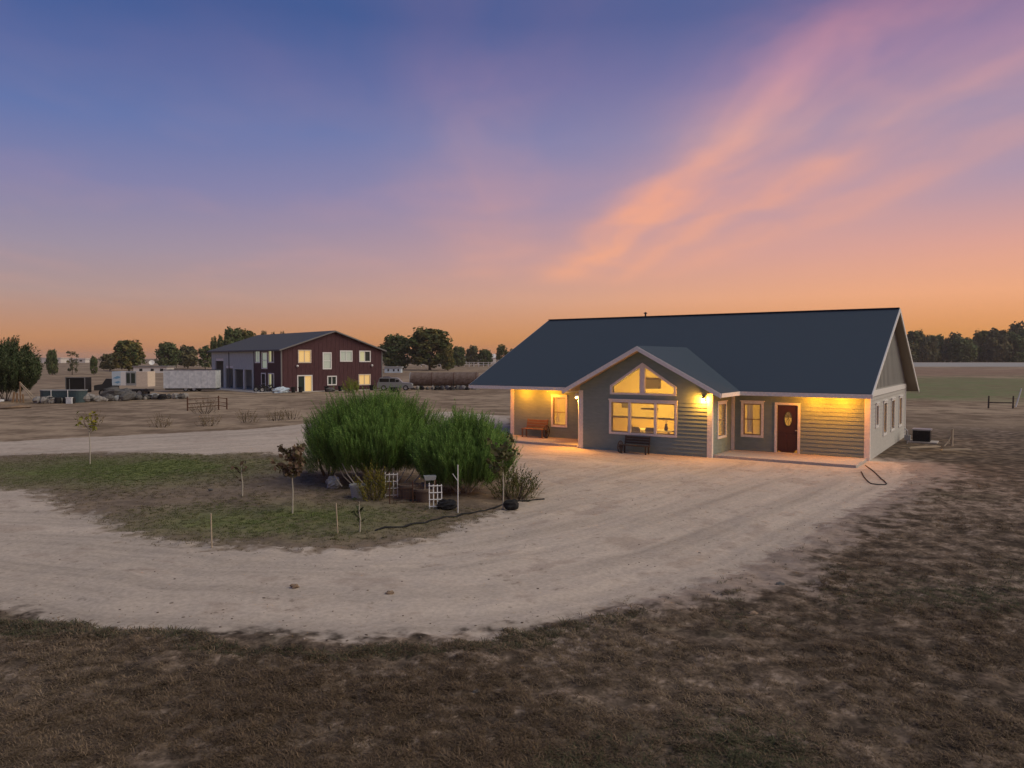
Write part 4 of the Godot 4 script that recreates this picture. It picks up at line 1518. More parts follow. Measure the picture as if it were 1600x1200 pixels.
func trunk_mesh(sd: int, limbs: int) -> ArrayMesh:
	rng.seed = sd
	var mb := MB.new()
	mb.tube([Vector3(0, -0.03, 0), Vector3(0.01, 0.2, 0.0), Vector3(-0.01, 0.45, 0.01), Vector3(0.01, 0.75, 0)], [0.036, 0.027, 0.02, 0.008], 7)
	for i in limbs:
		var a := TAU * i / limbs + R(-.4, .4)
		var y := R(0.18, 0.5)
		var e := Vector3(cos(a) * R(.22, .36), y + R(.18, .4), sin(a) * R(.22, .36))
		mb.tube([Vector3(0, y, 0), e * 0.5 + Vector3(0, y * 0.5 + 0.02, 0), e], [0.015, 0.010, 0.004], 5)
	return mb.done(M.bark)

var crowns := []
var trunks := []

func tree(called: String, label: String, category: String, px: float, top: float, wpx: float, d: float, kind: int, group: String, low := 0.12) -> void:
	# px, top and wpx: where the tree stands, given as the bearing and size it has from the road
	var x := (px - 800.0) / 1181.0 * d
	var g := terrain(x, d)
	var hgt := maxf(CAM_H - (top - 561.3) / 1181.0 * d - g, 1.5)
	var wid := wpx / 1181.0 * d
	var t := thing(called, label, category, Vector3(x, g - 0.1, -d), R(0, TAU), group)
	var tr := MeshInstance3D.new()
	tr.name = "trunk"
	tr.mesh = trunks[kind % trunks.size()]
	tr.scale = Vector3(maxf(wid, hgt * 0.5), hgt, maxf(wid, hgt * 0.5))
	t.add_child(tr)
	var cr := MeshInstance3D.new()
	cr.name = "crown"
	cr.mesh = crowns[kind]
	cr.position.y = hgt * low
	cr.scale = Vector3(wid, hgt * (1.0 - low), wid)
	t.add_child(cr)

func far_trees() -> void:
	var g1 := [Color(.075, .105, .042), Color(.10, .13, .052), Color(.125, .14, .06)]
	var g2 := [Color(.070, .095, .034), Color(.13, .13, .045), Color(.09, .105, .04), Color(.17, .145, .045)]
	var g3 := [Color(.10, .108, .060), Color(.125, .125, .07), Color(.14, .125, .06)]
	crowns = [crown_mesh(1, 95, 44, 0.080, 1.0, g1, M.leaf_tree), crown_mesh(2, 95, 44, 0.080, 1.0, g2, M.leaf_tree), crown_mesh(3, 80, 40, 0.085, 1.0, g3, M.leaf_tree, 0.15),
		crown_mesh(4, 70, 38, 0.09, 1.6, g1, M.leaf_tree, 0.15), crown_mesh(5, 34, 26, 0.060, 1.2, g3, M.leaf_tree, 0.10), crown_mesh(6, 120, 46, 0.070, 1.1, g2, M.leaf_tree, 0.13)]
	trunks = [trunk_mesh(11, 5), trunk_mesh(12, 6), trunk_mesh(13, 4)]
	rng.seed = 77
	var far_l := "trees along the far edge of the fields at left"
	for a: Array in [["small round tree standing alone at the far left, left of three", 82, 548, 17, 190, 0], ["small sparse tree at the far left, middle of three", 113, 546, 22, 190, 4], ["small dark tree at the far left, right of three", 147, 556, 12, 190, 3],
			["low dark tree beside the round autumn tree", 172, 553, 30, 240, 2], ["big round tree with yellowing leaves left of the barn", 202, 533, 46, 230, 1], ["dark tree at the left end of the grove left of the barn", 264, 537, 36, 260, 0], ["broad dark tree second in the grove left of the barn", 294, 541, 34, 270, 2],
			["slim dark tree in the grove next to the barn's garage end", 321, 540, 22, 260, 3], ["tall narrow poplar just above the barn's garage end", 335, 526, 12, 240, 3], ["second narrow poplar above the barn's garage end", 346, 524, 14, 245, 3], ["bushy green tree rising over the low end of the barn roof", 366, 516, 38, 230, 0],
			["second bushy tree rising over the barn roof", 389, 517, 30, 235, 5], ["small umbrella-shaped tree over the middle of the barn roof", 413, 513, 18, 230, 4], ["thin tree top over the barn roof, left of the last one", 427, 515, 10, 240, 4], ["thin tree top over the barn roof, nearest to the ridge", 441, 514, 11, 240, 4]]:
		tree("field_tree", a[0], "tree", a[1], a[2], a[3], a[4], a[5], far_l)
	var far_m := "trees between the barn and the farmhouse"
	for a: Array in [["dark green tree at the right edge of the barn", 617, 526, 50, 250, 0], ["largest dense round tree between barn and farmhouse", 672, 514, 74, 245, 5], ["small leaning tree at the right foot of the largest tree", 700, 545, 22, 235, 1], ["low round tree right of the largest tree", 716, 543, 24, 300, 0], ["pale small tree second right of the largest tree", 738, 541, 22, 320, 2], ["squat tree third right of the largest tree", 758, 547, 24, 320, 0],
			["upright tree next to the farmhouse roof's left slope", 784, 538, 18, 300, 3], ["small tree touching the farmhouse roof's left slope", 800, 546, 20, 320, 2]]:
		tree("field_tree", a[0], "tree", a[1], a[2], a[3], a[4], a[5], far_m)
	# the wood on the right
	rng.seed = 78
	var at := 1400.0
	var names := ["dark cottonwood in the wood right of the farmhouse", "olive cottonwood in the wood right of the farmhouse", "ragged cottonwood in the wood right of the farmhouse"]
	var i := 0
	while at < 1700.0:
		var k: int = [0, 2, 1, 5, 2, 0, 3, 2][i % 8]
		var tp := 527.0 + 8.0 * sin(i * 2.4) - smooth(1500, 1620, at) * 12.0 + R(-4, 5)
		tree("cottonwood_tree", "tree %s of the roadside wood right of the farmhouse, counted from the house" % ["first", "second", "third", "fourth", "fifth", "sixth", "seventh", "eighth", "ninth", "tenth", "eleventh", "twelfth", "thirteenth", "fourteenth", "fifteenth", "sixteenth", "seventeenth", "eighteenth", "nineteenth", "twentieth", "twenty-first", "twenty-second", "twenty-third", "twenty-fourth", "twenty-fifth", "twenty-sixth"][mini(i, 25)], "tree", at, tp, R(26, 42), R(480, 540), k, "trees of the wood beyond the road", 0.03)
		at += R(9, 17)
		i += 1

# one leafy twig: a stem with narrow leaves that point up along it
func twig_mesh(sd: int, n: int, length: float, leaf: float, wide: float, cols: Array) -> ArrayMesh:
	rng.seed = sd
	var mb := MB.new()
	mb.tinted = true
	mb.col = Color(.09, .085, .045)
	var bend := Vector3(R(-.12, .12), 0, R(-.12, .12))
	mb.tri(Vector3(-0.004, 0, 0), Vector3(0.004, 0, 0), Vector3(0, length, 0) + bend * length, Vector3.BACK)
	for i in n:
		var t := (i + 0.5) / n
		var p := Vector3(0, length * t, 0) + bend * length * t * t
		var a := i * 2.4 + R(-.5, .5)
		var o := Vector3(cos(a), R(0.9, 2.0), sin(a)).normalized()
		var s := Vector3(-sin(a), 0, cos(a))
		var l := leaf * R(.7, 1.25) * (1.0 - 0.35 * t)
		mb.col = (cols[rng.randi() % cols.size()] as Color) * R(.8, 1.25)
		mb.col.a = 1.0
		var md := p + o * l * 0.5 + Vector3(0, 0.01, 0)
		mb.tri(p, md - s * wide, md + s * wide, s.cross(o))
		mb.tri(md - s * wide, p + o * l - Vector3(0, l * 0.15, 0), md + s * wide, s.cross(o))
	return mb.done(M.leaf_bush)

func multi(called: String, parent: Node, mesh: Mesh, xs: Array, cs: Array) -> MultiMeshInstance3D:
	var mm := MultiMesh.new()
	mm.transform_format = MultiMesh.TRANSFORM_3D
	mm.use_colors = not cs.is_empty()
	mm.mesh = mesh
	mm.instance_count = xs.size()
	for i in xs.size():
		mm.set_instance_transform(i, xs[i])
		if not cs.is_empty():
			mm.set_instance_color(i, cs[i])
	var o := MultiMeshInstance3D.new()
	o.name = called
	o.multimesh = mm
	parent.add_child(o, true)
	return o

func shrub(called: String, label: String, at: Vector3, size: Vector3, twigs: int, meshes: Array, low: float, sd: int, stems: int, stem_m: Material, lean := 0.55, tint := Color(1, 1, 1)) -> Node3D:
	rng.seed = sd
	var t := thing(called, label, "shrub", at)
	var bumps := FastNoiseLite.new()
	bumps.seed = sd
	bumps.frequency = 1.1
	var lists: Array = []
	var cols: Array = []
	for k in meshes.size():
		lists.append([])
		cols.append([])
	for i in twigs:
		var a := rng.randf() * TAU
		var r := sqrt(rng.randf())
		var up := rng.randf()
		var dome := sqrt(maxf(1.0 - r * r, 0.0))
		var lump := 1.0 + 0.40 * bumps.get_noise_2d(cos(a) * 1.6 + r, sin(a) * 1.6)
		var y := lerpf(low + (1.0 - low) * 0.10 * (1.0 - dome), (low + (1.0 - low) * (0.35 + 0.65 * dome)) * lump, pow(up, 0.65))
		y = minf(y, 1.1)
		var k2 := lerpf(0.72, 1.0, sin(clampf((y - low) / maxf(1.0 - low, 0.01), 0.0, 1.0) * PI))
		var p := Vector3(cos(a) * r * 0.5 * lump * k2 * size.x, y * size.y - 0.25, sin(a) * r * 0.5 * lump * k2 * size.z)
		var dir := Vector3(cos(a) * r * lean + R(-.22, .22), 1.0, sin(a) * r * lean + R(-.22, .22)).normalized()
		var x := dir.cross(Vector3(sin(a * 7.0), 0.1, cos(a * 7.0))).normalized()
		var s := R(.75, 1.25)
		var w := rng.randi() % meshes.size()
		lists[w].append(Transform3D(Basis(x, dir, x.cross(dir)).scaled_local(Vector3(s, s, s)), p))
		var c := tint * R(.8, 1.15)
		c.a = 1.0
		cols[w].append(c)
	for k in meshes.size():
		var f := multi("foliage", t, meshes[k], lists[k], cols[k])
		f.set_meta("kind", "stuff")
	for i in stems:
		var mb := MB.new()
		var a := TAU * i / stems + R(-.3, .3)
		var e := Vector3(cos(a) * size.x * R(.16, .36), size.y * R(.45, .75), sin(a) * size.z * R(.16, .36))
		var b := Vector3(cos(a) * 0.12, -0.1, sin(a) * 0.12)
		mb.tube([b, b.lerp(e, 0.35) + Vector3(cos(a), 0, sin(a)) * 0.10, b.lerp(e, 0.7) + Vector3(cos(a), 0.0, sin(a)) * 0.1, e], [0.035, 0.028, 0.02, 0.008], 6)
		part("stem", mb, stem_m, t)
	return t

func planting() -> void:
	var green := [Color(.130, .245, .055), Color(.180, .305, .070), Color(.245, .350, .095), Color(.12, .21, .05)]
	var tw := [twig_mesh(1, 28, 0.46, 0.13, 0.008, green), twig_mesh(2, 26, 0.40, 0.12, 0.008, green), twig_mesh(3, 30, 0.56, 0.14, 0.007, green)]
	shrub("willow_shrub", "larger, left one of two big feathery green willow shrubs on the island", W(-4.60, 25.4), Vector3(4.1, 2.72, 3.6), 10500, tw, 0.20, 5, 11, M.pale_bark)
	shrub("willow_shrub", "smaller, right one of two big feathery green willow shrubs, nearer the farmhouse", W(-1.50, 23.4), Vector3(2.75, 2.22, 2.6), 6200, tw, 0.18, 6, 9, M.pale_bark)
	shrub("low_shrub", "low pale green shrub at the left foot of the larger willow shrub", W(-6.6, 27.0), Vector3(1.6, 1.5, 1.4), 420, tw, 0.10, 7, 5, M.bark, 0.8, Color(1.15, 1.1, 1.1))
	var yel := [Color(.20, .17, .03), Color(.24, .19, .04), Color(.13, .14, .03)]
	var ty := [twig_mesh(8, 12, 0.40, 0.13, 0.012, yel)]
	shrub("yellow_shrub", "yellow-green wispy shrub beside the white plant pot", W(-4.05, 22.3), Vector3(0.9, 0.95, 0.8), 110, ty, 0.05, 8, 6, M.bark, 0.5)
	var lime := [Color(.22, .26, .04), Color(.28, .30, .06)]
	shrub("lime_shrub", "bright yellow-green shrub against the barn's maroon wall", W(-19.9, 93.5), Vector3(1.9, 1.7, 1.2), 130, [twig_mesh(9, 14, 0.5, 0.22, 0.03, lime)], 0.0, 9, 4, M.bark, 0.6)
	var olive := [Color(.085, .095, .03), Color(.11, .105, .04), Color(.14, .11, .04)]
	var to := [twig_mesh(10, 12, 0.34, 0.11, 0.014, olive)]
	shrub("low_shrub", "olive shrub under the right end of the smaller willow shrub", W(0.1, 22.3), Vector3(1.3, 1.0, 1.0), 170, to, 0.1, 11, 5, M.bark, 0.8)
	# saplings
	sapling("brown-leaved sapling with a white wrapped trunk on the island lawn", W(-5.93, 20.3), 1.72, [Color(.15, .10, .075), Color(.18, .125, .085), Color(.13, .11, .06)], 330, 0.62, 12)
	sapling("thin sapling with a tuft of yellow leaves by the back drive", W(-16.7, 29.8), 1.95, [Color(.25, .22, .03), Color(.20, .20, .04)], 60, 0.70, 13)
	sapling("sparse young tree beside the black bag at the island's right tip", W(-0.25, 20.8), 1.75, [Color(.09, .10, .04), Color(.12, .11, .06)], 200, 0.6, 14)
	sapling("bare twiggy dead sapling on the brown part of the island", W(-8.18, 22.8), 0.95, [Color(.09, .06, .045)], 14, 0.5, 15)
	sapling("tiny green sapling near the black hose", W(-3.65, 18.0), 0.75, [Color(.04, .055, .025)], 12, 0.35, 16)
	# dry weeds along the back drive
	var straw := [Color(.17, .12, .065), Color(.22, .165, .09), Color(.11, .085, .04)]
	var tws := [twig_mesh(20, 8, 0.45, 0.16, 0.012, straw)]
	var n := 0
	for a: Array in [[-26.0, 46.5, "under the yellow sapling, leftmost"], [-21.4, 46.0, "second from the left"], [-18.9, 46.8, "third from the left"], [-17.4, 49.5, "fourth, below the rusty gate"], [-15.9, 50.8, "fifth from the left"], [-15.2, 52.0, "sixth from the left"], [-13.0, 53.0, "rightmost"]]:
		shrub("dry_weed", "dry weed clump at the far edge of the back drive, " + a[2], W(a[0], a[1]), Vector3(R(.9, 1.5), R(.6, 1.0), 0.9), 46, tws, 0.0, 30 + n, 3, M.bark, 0.7)
		n += 1

func sapling(label: String, at: Vector3, hgt: float, cols: Array, leaves: int, from: float, sd: int) -> void:
	rng.seed = sd
	var t := thing("sapling", label, "sapling", at)
	var mb := MB.new()
	mb.tube([Vector3(0, -0.1, 0), Vector3(0.015, hgt * 0.35, 0), Vector3(-0.01, hgt * 0.7, 0.01), Vector3(0, hgt, 0)], [0.022, 0.020, 0.014, 0.004], 6)
	part("trunk", mb, M.pale_bark, t)
	mb = MB.new()
	var cr := MB.new()
	cr.tinted = true
	for i in 11:
		var a := rng.randf() * TAU
		var y := R(from - 0.1, 0.92) * hgt
		var l := hgt * R(.18, .34)
		var e := Vector3(cos(a) * l * 0.8, y + l * 0.7, sin(a) * l * 0.8)
		mb.tube([Vector3(0, y, 0), e], [0.008, 0.003], 4)
		for j in maxi(1, leaves / 11):
			var p := Vector3(0, y, 0).lerp(e, R(.3, 1.1)) + Vector3(R(-.09, .09), R(-.10, .09), R(-.09, .09)) * hgt * 0.6
			var n := Vector3(R(-1, 1), R(0, 1), R(-1, 1)).normalized()
			var tx := n.cross(Vector3(R(-1, 1), R(-1, 1), R(-1, 1))).normalized() * R(.06, .11)
			var ty := n.cross(tx) * 0.6
			cr.col = (cols[rng.randi() % cols.size()] as Color) * R(.8, 1.2)
			cr.col.a = 1.0
			cr.tri(p - tx, p + ty, p + tx, n)
			cr.tri(p - tx, p - ty, p + tx, n)
	part("branches", mb, M.bark, t)
	part("crown", cr, M.leaf_tree, t)

# ---------------------------------------------------------------- grass
func tuft_mesh(sd: int, n: int, tall: float, wide: float, lie: float) -> ArrayMesh:
	rng.seed = sd
	var mb := MB.new()
	mb.tinted = true
	for i in n:
		var a := rng.randf() * TAU
		var b := Vector3(R(-.05, .05), -0.01, R(-.05, .05))
		var l := tall * R(.5, 1.3)
		var o := Vector3(cos(a) * lie * R(.3, 1.3), 1.0, sin(a) * lie * R(.3, 1.3)).normalized()
		var s := Vector3(-sin(a), 0, cos(a)) * wide * R(.7, 1.3)
		var md := b + o * l * 0.55
		var e := md + (o + Vector3(cos(a), -0.7, sin(a)) * 0.8).normalized() * l * 0.5
		var v := R(.65, 1.35)
		mb.col = Color(v, v * R(.92, 1.06), v * R(.85, 1.1))
		mb.tri(b - s, md - s * 0.8, b + s, s.cross(o))
		mb.tri(b + s, md - s * 0.8, md + s * 0.8, s.cross(o))
		mb.tri(md - s * 0.8, e, md + s * 0.8, s.cross(o))
	return mb.done(M.grass_blade)

func grass() -> void:
	var patch := FastNoiseLite.new()
	patch.seed = 41
	patch.frequency = 0.32
	patch.fractal_octaves = 4
	var hue := FastNoiseLite.new()
	hue.seed = 43
	hue.frequency = 0.12
	hue.fractal_octaves = 3
	var dead := [tuft_mesh(1, 14, 0.06, 0.004, 2.6), tuft_mesh(2, 16, 0.055, 0.004, 3.4), tuft_mesh(3, 9, 0.09, 0.0035, 1.5)]
	var lists := [[], [], []]
	var cols := [[], [], []]
	rng.seed = 50
	for i in 330000:
		# more of them close by
		var d := 6.6 + 24.0 * pow(rng.randf(), 2.3)
		var half := d * 0.70 + 0.6
		var x := R(-half, minf(half, 16.0 + 0.2 * d))
		var sd := look(f_sand, x, d)
		var sw := look(f_worn, x, d)
		var si := look(f_isle, x, d)
		if si > -1.0 or (d > 13.0 and x < 0.0):
			continue
		var pn := patch.get_noise_2d(x, d)
		var edge := -sd + pn * 0.8
		if edge < 0.05 or sw + pn * 0.9 > 0.1 and rng.randf() > 0.05:
			continue
		if pn < -0.05 + R(-.45, .45) and edge > 0.5:
			continue
		if x > -1.0 and rng.randf() < smooth(-1.0, 4.0, x) * 0.55:
			continue
		if x > 6.0 and d > 15.0 and rng.randf() > 0.45 + pn:
			continue
		var lx := (x - 14.52) * 0.8308 - (d - 30.67) * 0.5566
		var lz := -(x - 14.52) * 0.5566 - (d - 30.67) * 0.8308
		if lx < 0.15 and lx > -18.0 and lz < 2.7:
			continue
		var w := rng.randi() % 3
		var s := R(.6, 1.25) * (1.0 + 0.5 * clampf(pn, 0.0, 1.0)) * (1.25 if edge < 0.6 else 1.0)
		var hn := hue.get_noise_2d(x, d) + R(-.25, .25)
		var c := Color(.150, .105, .066).lerp(Color(.240, .178, .120), clampf(0.35 + hn, 0.0, 1.0))
		if hue.get_noise_2d(x + 60.0, d) + R(-.2, .2) > 0.45 or edge < 0.6 and rng.randf() < 0.4:
			c = Color(.095, .095, .052)
		c = c * R(.45, 1.45)
		c.a = 1.0
		lists[w].append(Transform3D(Basis(Vector3.UP, rng.randf() * TAU).scaled_local(Vector3(s, s, s)), Vector3(x, bump(x, d), -d)))
		cols[w].append(c)
	var o := Node3D.new()
	for w in 3:
		var g := multi(numbered("dead_grass"), self, dead[w], lists[w], cols[w])
		g.set_meta("kind", "stuff")
		tag(g, ["short matted brown grass in the foreground", "flattened brown grass in the foreground", "longer brown grass stalks in the foreground"][w], "grass")
	o.free()
	# the island's lawn
	var lawn := tuft_mesh(7, 9, 0.045, 0.005, 1.2)
	var xs := []
	var cs := []
	rng.seed = 51
	for i in 90000:
		var x := R(-24, 1)
		var d := R(15.8, 33.5)
		if absf(x) > d * 0.72:
			continue
		var si := look(f_isle, x, d)
		if si < 0.1 + R(-.3, .3):
			continue
		var pn := patch.get_noise_2d(x, d)
		var lv := exp(-(pow(x + 14.0, 2) / 22.0 + pow(d - 28.5, 2) / 14.0)) + exp(-(pow(x + 6.0, 2) / 14.0 + pow(d - 19.5, 2) / 4.5)) * 0.85 + exp(-(pow(x + 26.0, 2) / 60.0 + pow(d - 28.5, 2) / 8.0)) * 0.6
		if rng.randf() > lv * 0.95 + 0.20 + pn * 0.5:
			continue
		var c := Color(.170, .135, .08).lerp(Color(.125, .160, .048), clampf(lv * 1.2 + pn * 0.5 + R(-.2, .2), 0.0, 1.0)) * R(.75, 1.2)
		c.a = 1.0
		var s := R(.7, 1.5)
		xs.append(Transform3D(Basis(Vector3.UP, rng.randf() * TAU).scaled_local(Vector3(s, s, s)), Vector3(x, bump(x, d), -d)))
		cs.append(c)
	var l := multi("lawn_grass", self, lawn, xs, cs)
	l.set_meta("kind", "stuff")
	tag(l, "thin green lawn grass on the island inside the drive", "grass")

# crumbs of soil and small stones strewn over the sand
func clods() -> void:
	rng.seed = 70
	var mb := MB.new()
	mb.lathe([Vector2(0, -0.3), Vector2(0.5, -0.1), Vector2(0.42, 0.25), Vector2(0, 0.42)], 6)
	var m := mat("clod", Color(1, 1, 1), 0.95)
	m.vertex_color_use_as_albedo = true
	mb.tinted = true
	mb.c.resize(mb.v.size())
	mb.c.fill(Color(1, 1, 1))
	var mesh := mb.done(m)
	var nz := FastNoiseLite.new()
	nz.seed = 71
	nz.frequency = 0.25
	var xs := []
	var cs := []
	for i in 12000:
		var d := 9.0 + 26.0 * pow(rng.randf(), 1.5)
		var x := R(-d * 0.7, minf(d * 0.7, 15.5))
		var sd := look(f_sand, x, d)
		if sd < -0.6 or look(f_isle, x, d) > 0.3:
			continue
		var edge := 1.0 - smooth(0.0, 2.2, minf(sd, -look(f_isle, x, d)))
		if rng.randf() > 0.10 + 0.55 * edge + 0.5 * maxf(0.0, nz.get_noise_2d(x, d)):
			continue
		var lx := (x - 14.52) * 0.8308 - (d - 30.67) * 0.5566
		var lz := -(x - 14.52) * 0.5566 - (d - 30.67) * 0.8308
		if lx < 0.15 and lx > -18.0 and lz < 2.7:
			continue
		var s := 0.010 + 0.035 * pow(rng.randf(), 5.0)
		xs.append(Transform3D(Basis(Vector3.UP, rng.randf() * TAU).scaled_local(Vector3(s * R(.8, 1.8), s * R(.5, .9), s)), Vector3(x, bump(x, d), -d)))
		var c := Color(.10, .075, .055).lerp(Color(.36, .30, .25), pow(rng.randf(), 2.0))
		cs.append(c)
	var o := multi("soil_crumbs", self, mesh, xs, cs)
	o.set_meta("kind", "stuff")
	tag(o, "small crumbs of soil strewn over the sandy drive", "soil")

# ---------------------------------------------------------------- things on the island
func trellis(label: String, at: Vector3, turn: float, tilt: float, w: float, h: float, cols: int, rows: int) -> void:
	var t := thing("trellis", label, "trellis", at, turn, "white lattice trellises on the island")
	t.rotation.x = -tilt
	for i in cols + 1:
		var b := MB.new()
		var x := lerpf(-w / 2, w / 2, float(i) / cols)
		b.span(Vector3(x - 0.013, -0.05, -0.008), Vector3(x + 0.013, h + (0.05 if i == 0 else 0.0), 0.008))
		part("upright", b, M.white, t)
	for j in rows:
		var b := MB.new()
		var y := lerpf(h * 0.08, h * 0.94, float(j) / (rows - 1))
		b.span(Vector3(-w / 2 - 0.02, y - 0.013, 0.010), Vector3(w / 2 + 0.02, y + 0.013, 0.024))
		part("crossbar", b, M.white, t)

func pot(label: String, at: Vector3, r: float, h: float, m: Material, called := "plant_pot", group := "") -> void:
	var t := thing(called, label, "pot", at, 0.0, group)
	var mb := MB.new()
	mb.lathe([Vector2(0, -0.03), Vector2(r * 0.7, -0.03), Vector2(r * 0.95, h * 0.85), Vector2(r * 0.82, h * 0.85)], 16)
	part("body", mb, m, t)
	mb = MB.new()
	mb.lathe([Vector2(r * 0.80, h * 0.84), Vector2(r * 1.05, h * 0.84), Vector2(r * 1.05, h), Vector2(r * 0.88, h), Vector2(r * 0.86, h * 0.86)], 16)
	part("rim", mb, m, t)
	mb = MB.new()
	mb.lathe([Vector2(0, h * 0.9), Vector2(r * 0.87, h * 0.88)], 16)
	part("soil", mb, M.mound_soil, t)

func stake(label: String, at: Vector3, h: float, r: float, m: Material, lean := Vector3.ZERO) -> void:
	var t := thing("stake", label, "stake", at)
	var mb := MB.new()
	mb.tube([Vector3(0, -0.15, 0), Vector3(lean.x * 0.5, h * 0.5, lean.z * 0.5 + 0.004), Vector3(lean.x, h, lean.z)], [r, r, r * 0.9], 7)
	part("shaft", mb, m, t)
	mb = MB.new()
	mb.lathe([Vector2(0, 0.02), Vector2(r * 1.1, 0.012), Vector2(r * 1.1, -0.02), Vector2(0, -0.02)], 7, Vector3(lean.x, h, lean.z))
	part("tip", mb, m, t)

func crumpled(sd: int, size: Vector3, n := 9) -> MB:
	# a lumpy closed shape: a ball pushed about by noise
	var nz := FastNoiseLite.new()
	nz.seed = sd
	nz.frequency = 1.4
	nz.fractal_octaves = 3
	var mb := MB.new()
	var rows := n
	var cols := n + 4
	var p: Array = []
	for j in rows + 1:
		var line: Array = []
		for i in cols:
			var th := PI * j / rows
			var ph := TAU * i / cols
			var u := Vector3(sin(th) * cos(ph), cos(th), sin(th) * sin(ph))
			var k := 1.0 + 0.55 * nz.get_noise_3dv(u * 1.3)
			line.append(u * k * size * 0.5 + Vector3(0, size.y * 0.42, 0))
		p.append(line)
	for j in rows:
		for i in cols:
			var i2 := (i + 1) % cols
			mb.quad(p[j][i], p[j][i2], p[j + 1][i2], p[j + 1][i], (p[j][i] + p[j + 1][i2]) * 0.5 - Vector3(0, size.y * 0.42, 0))
	return mb

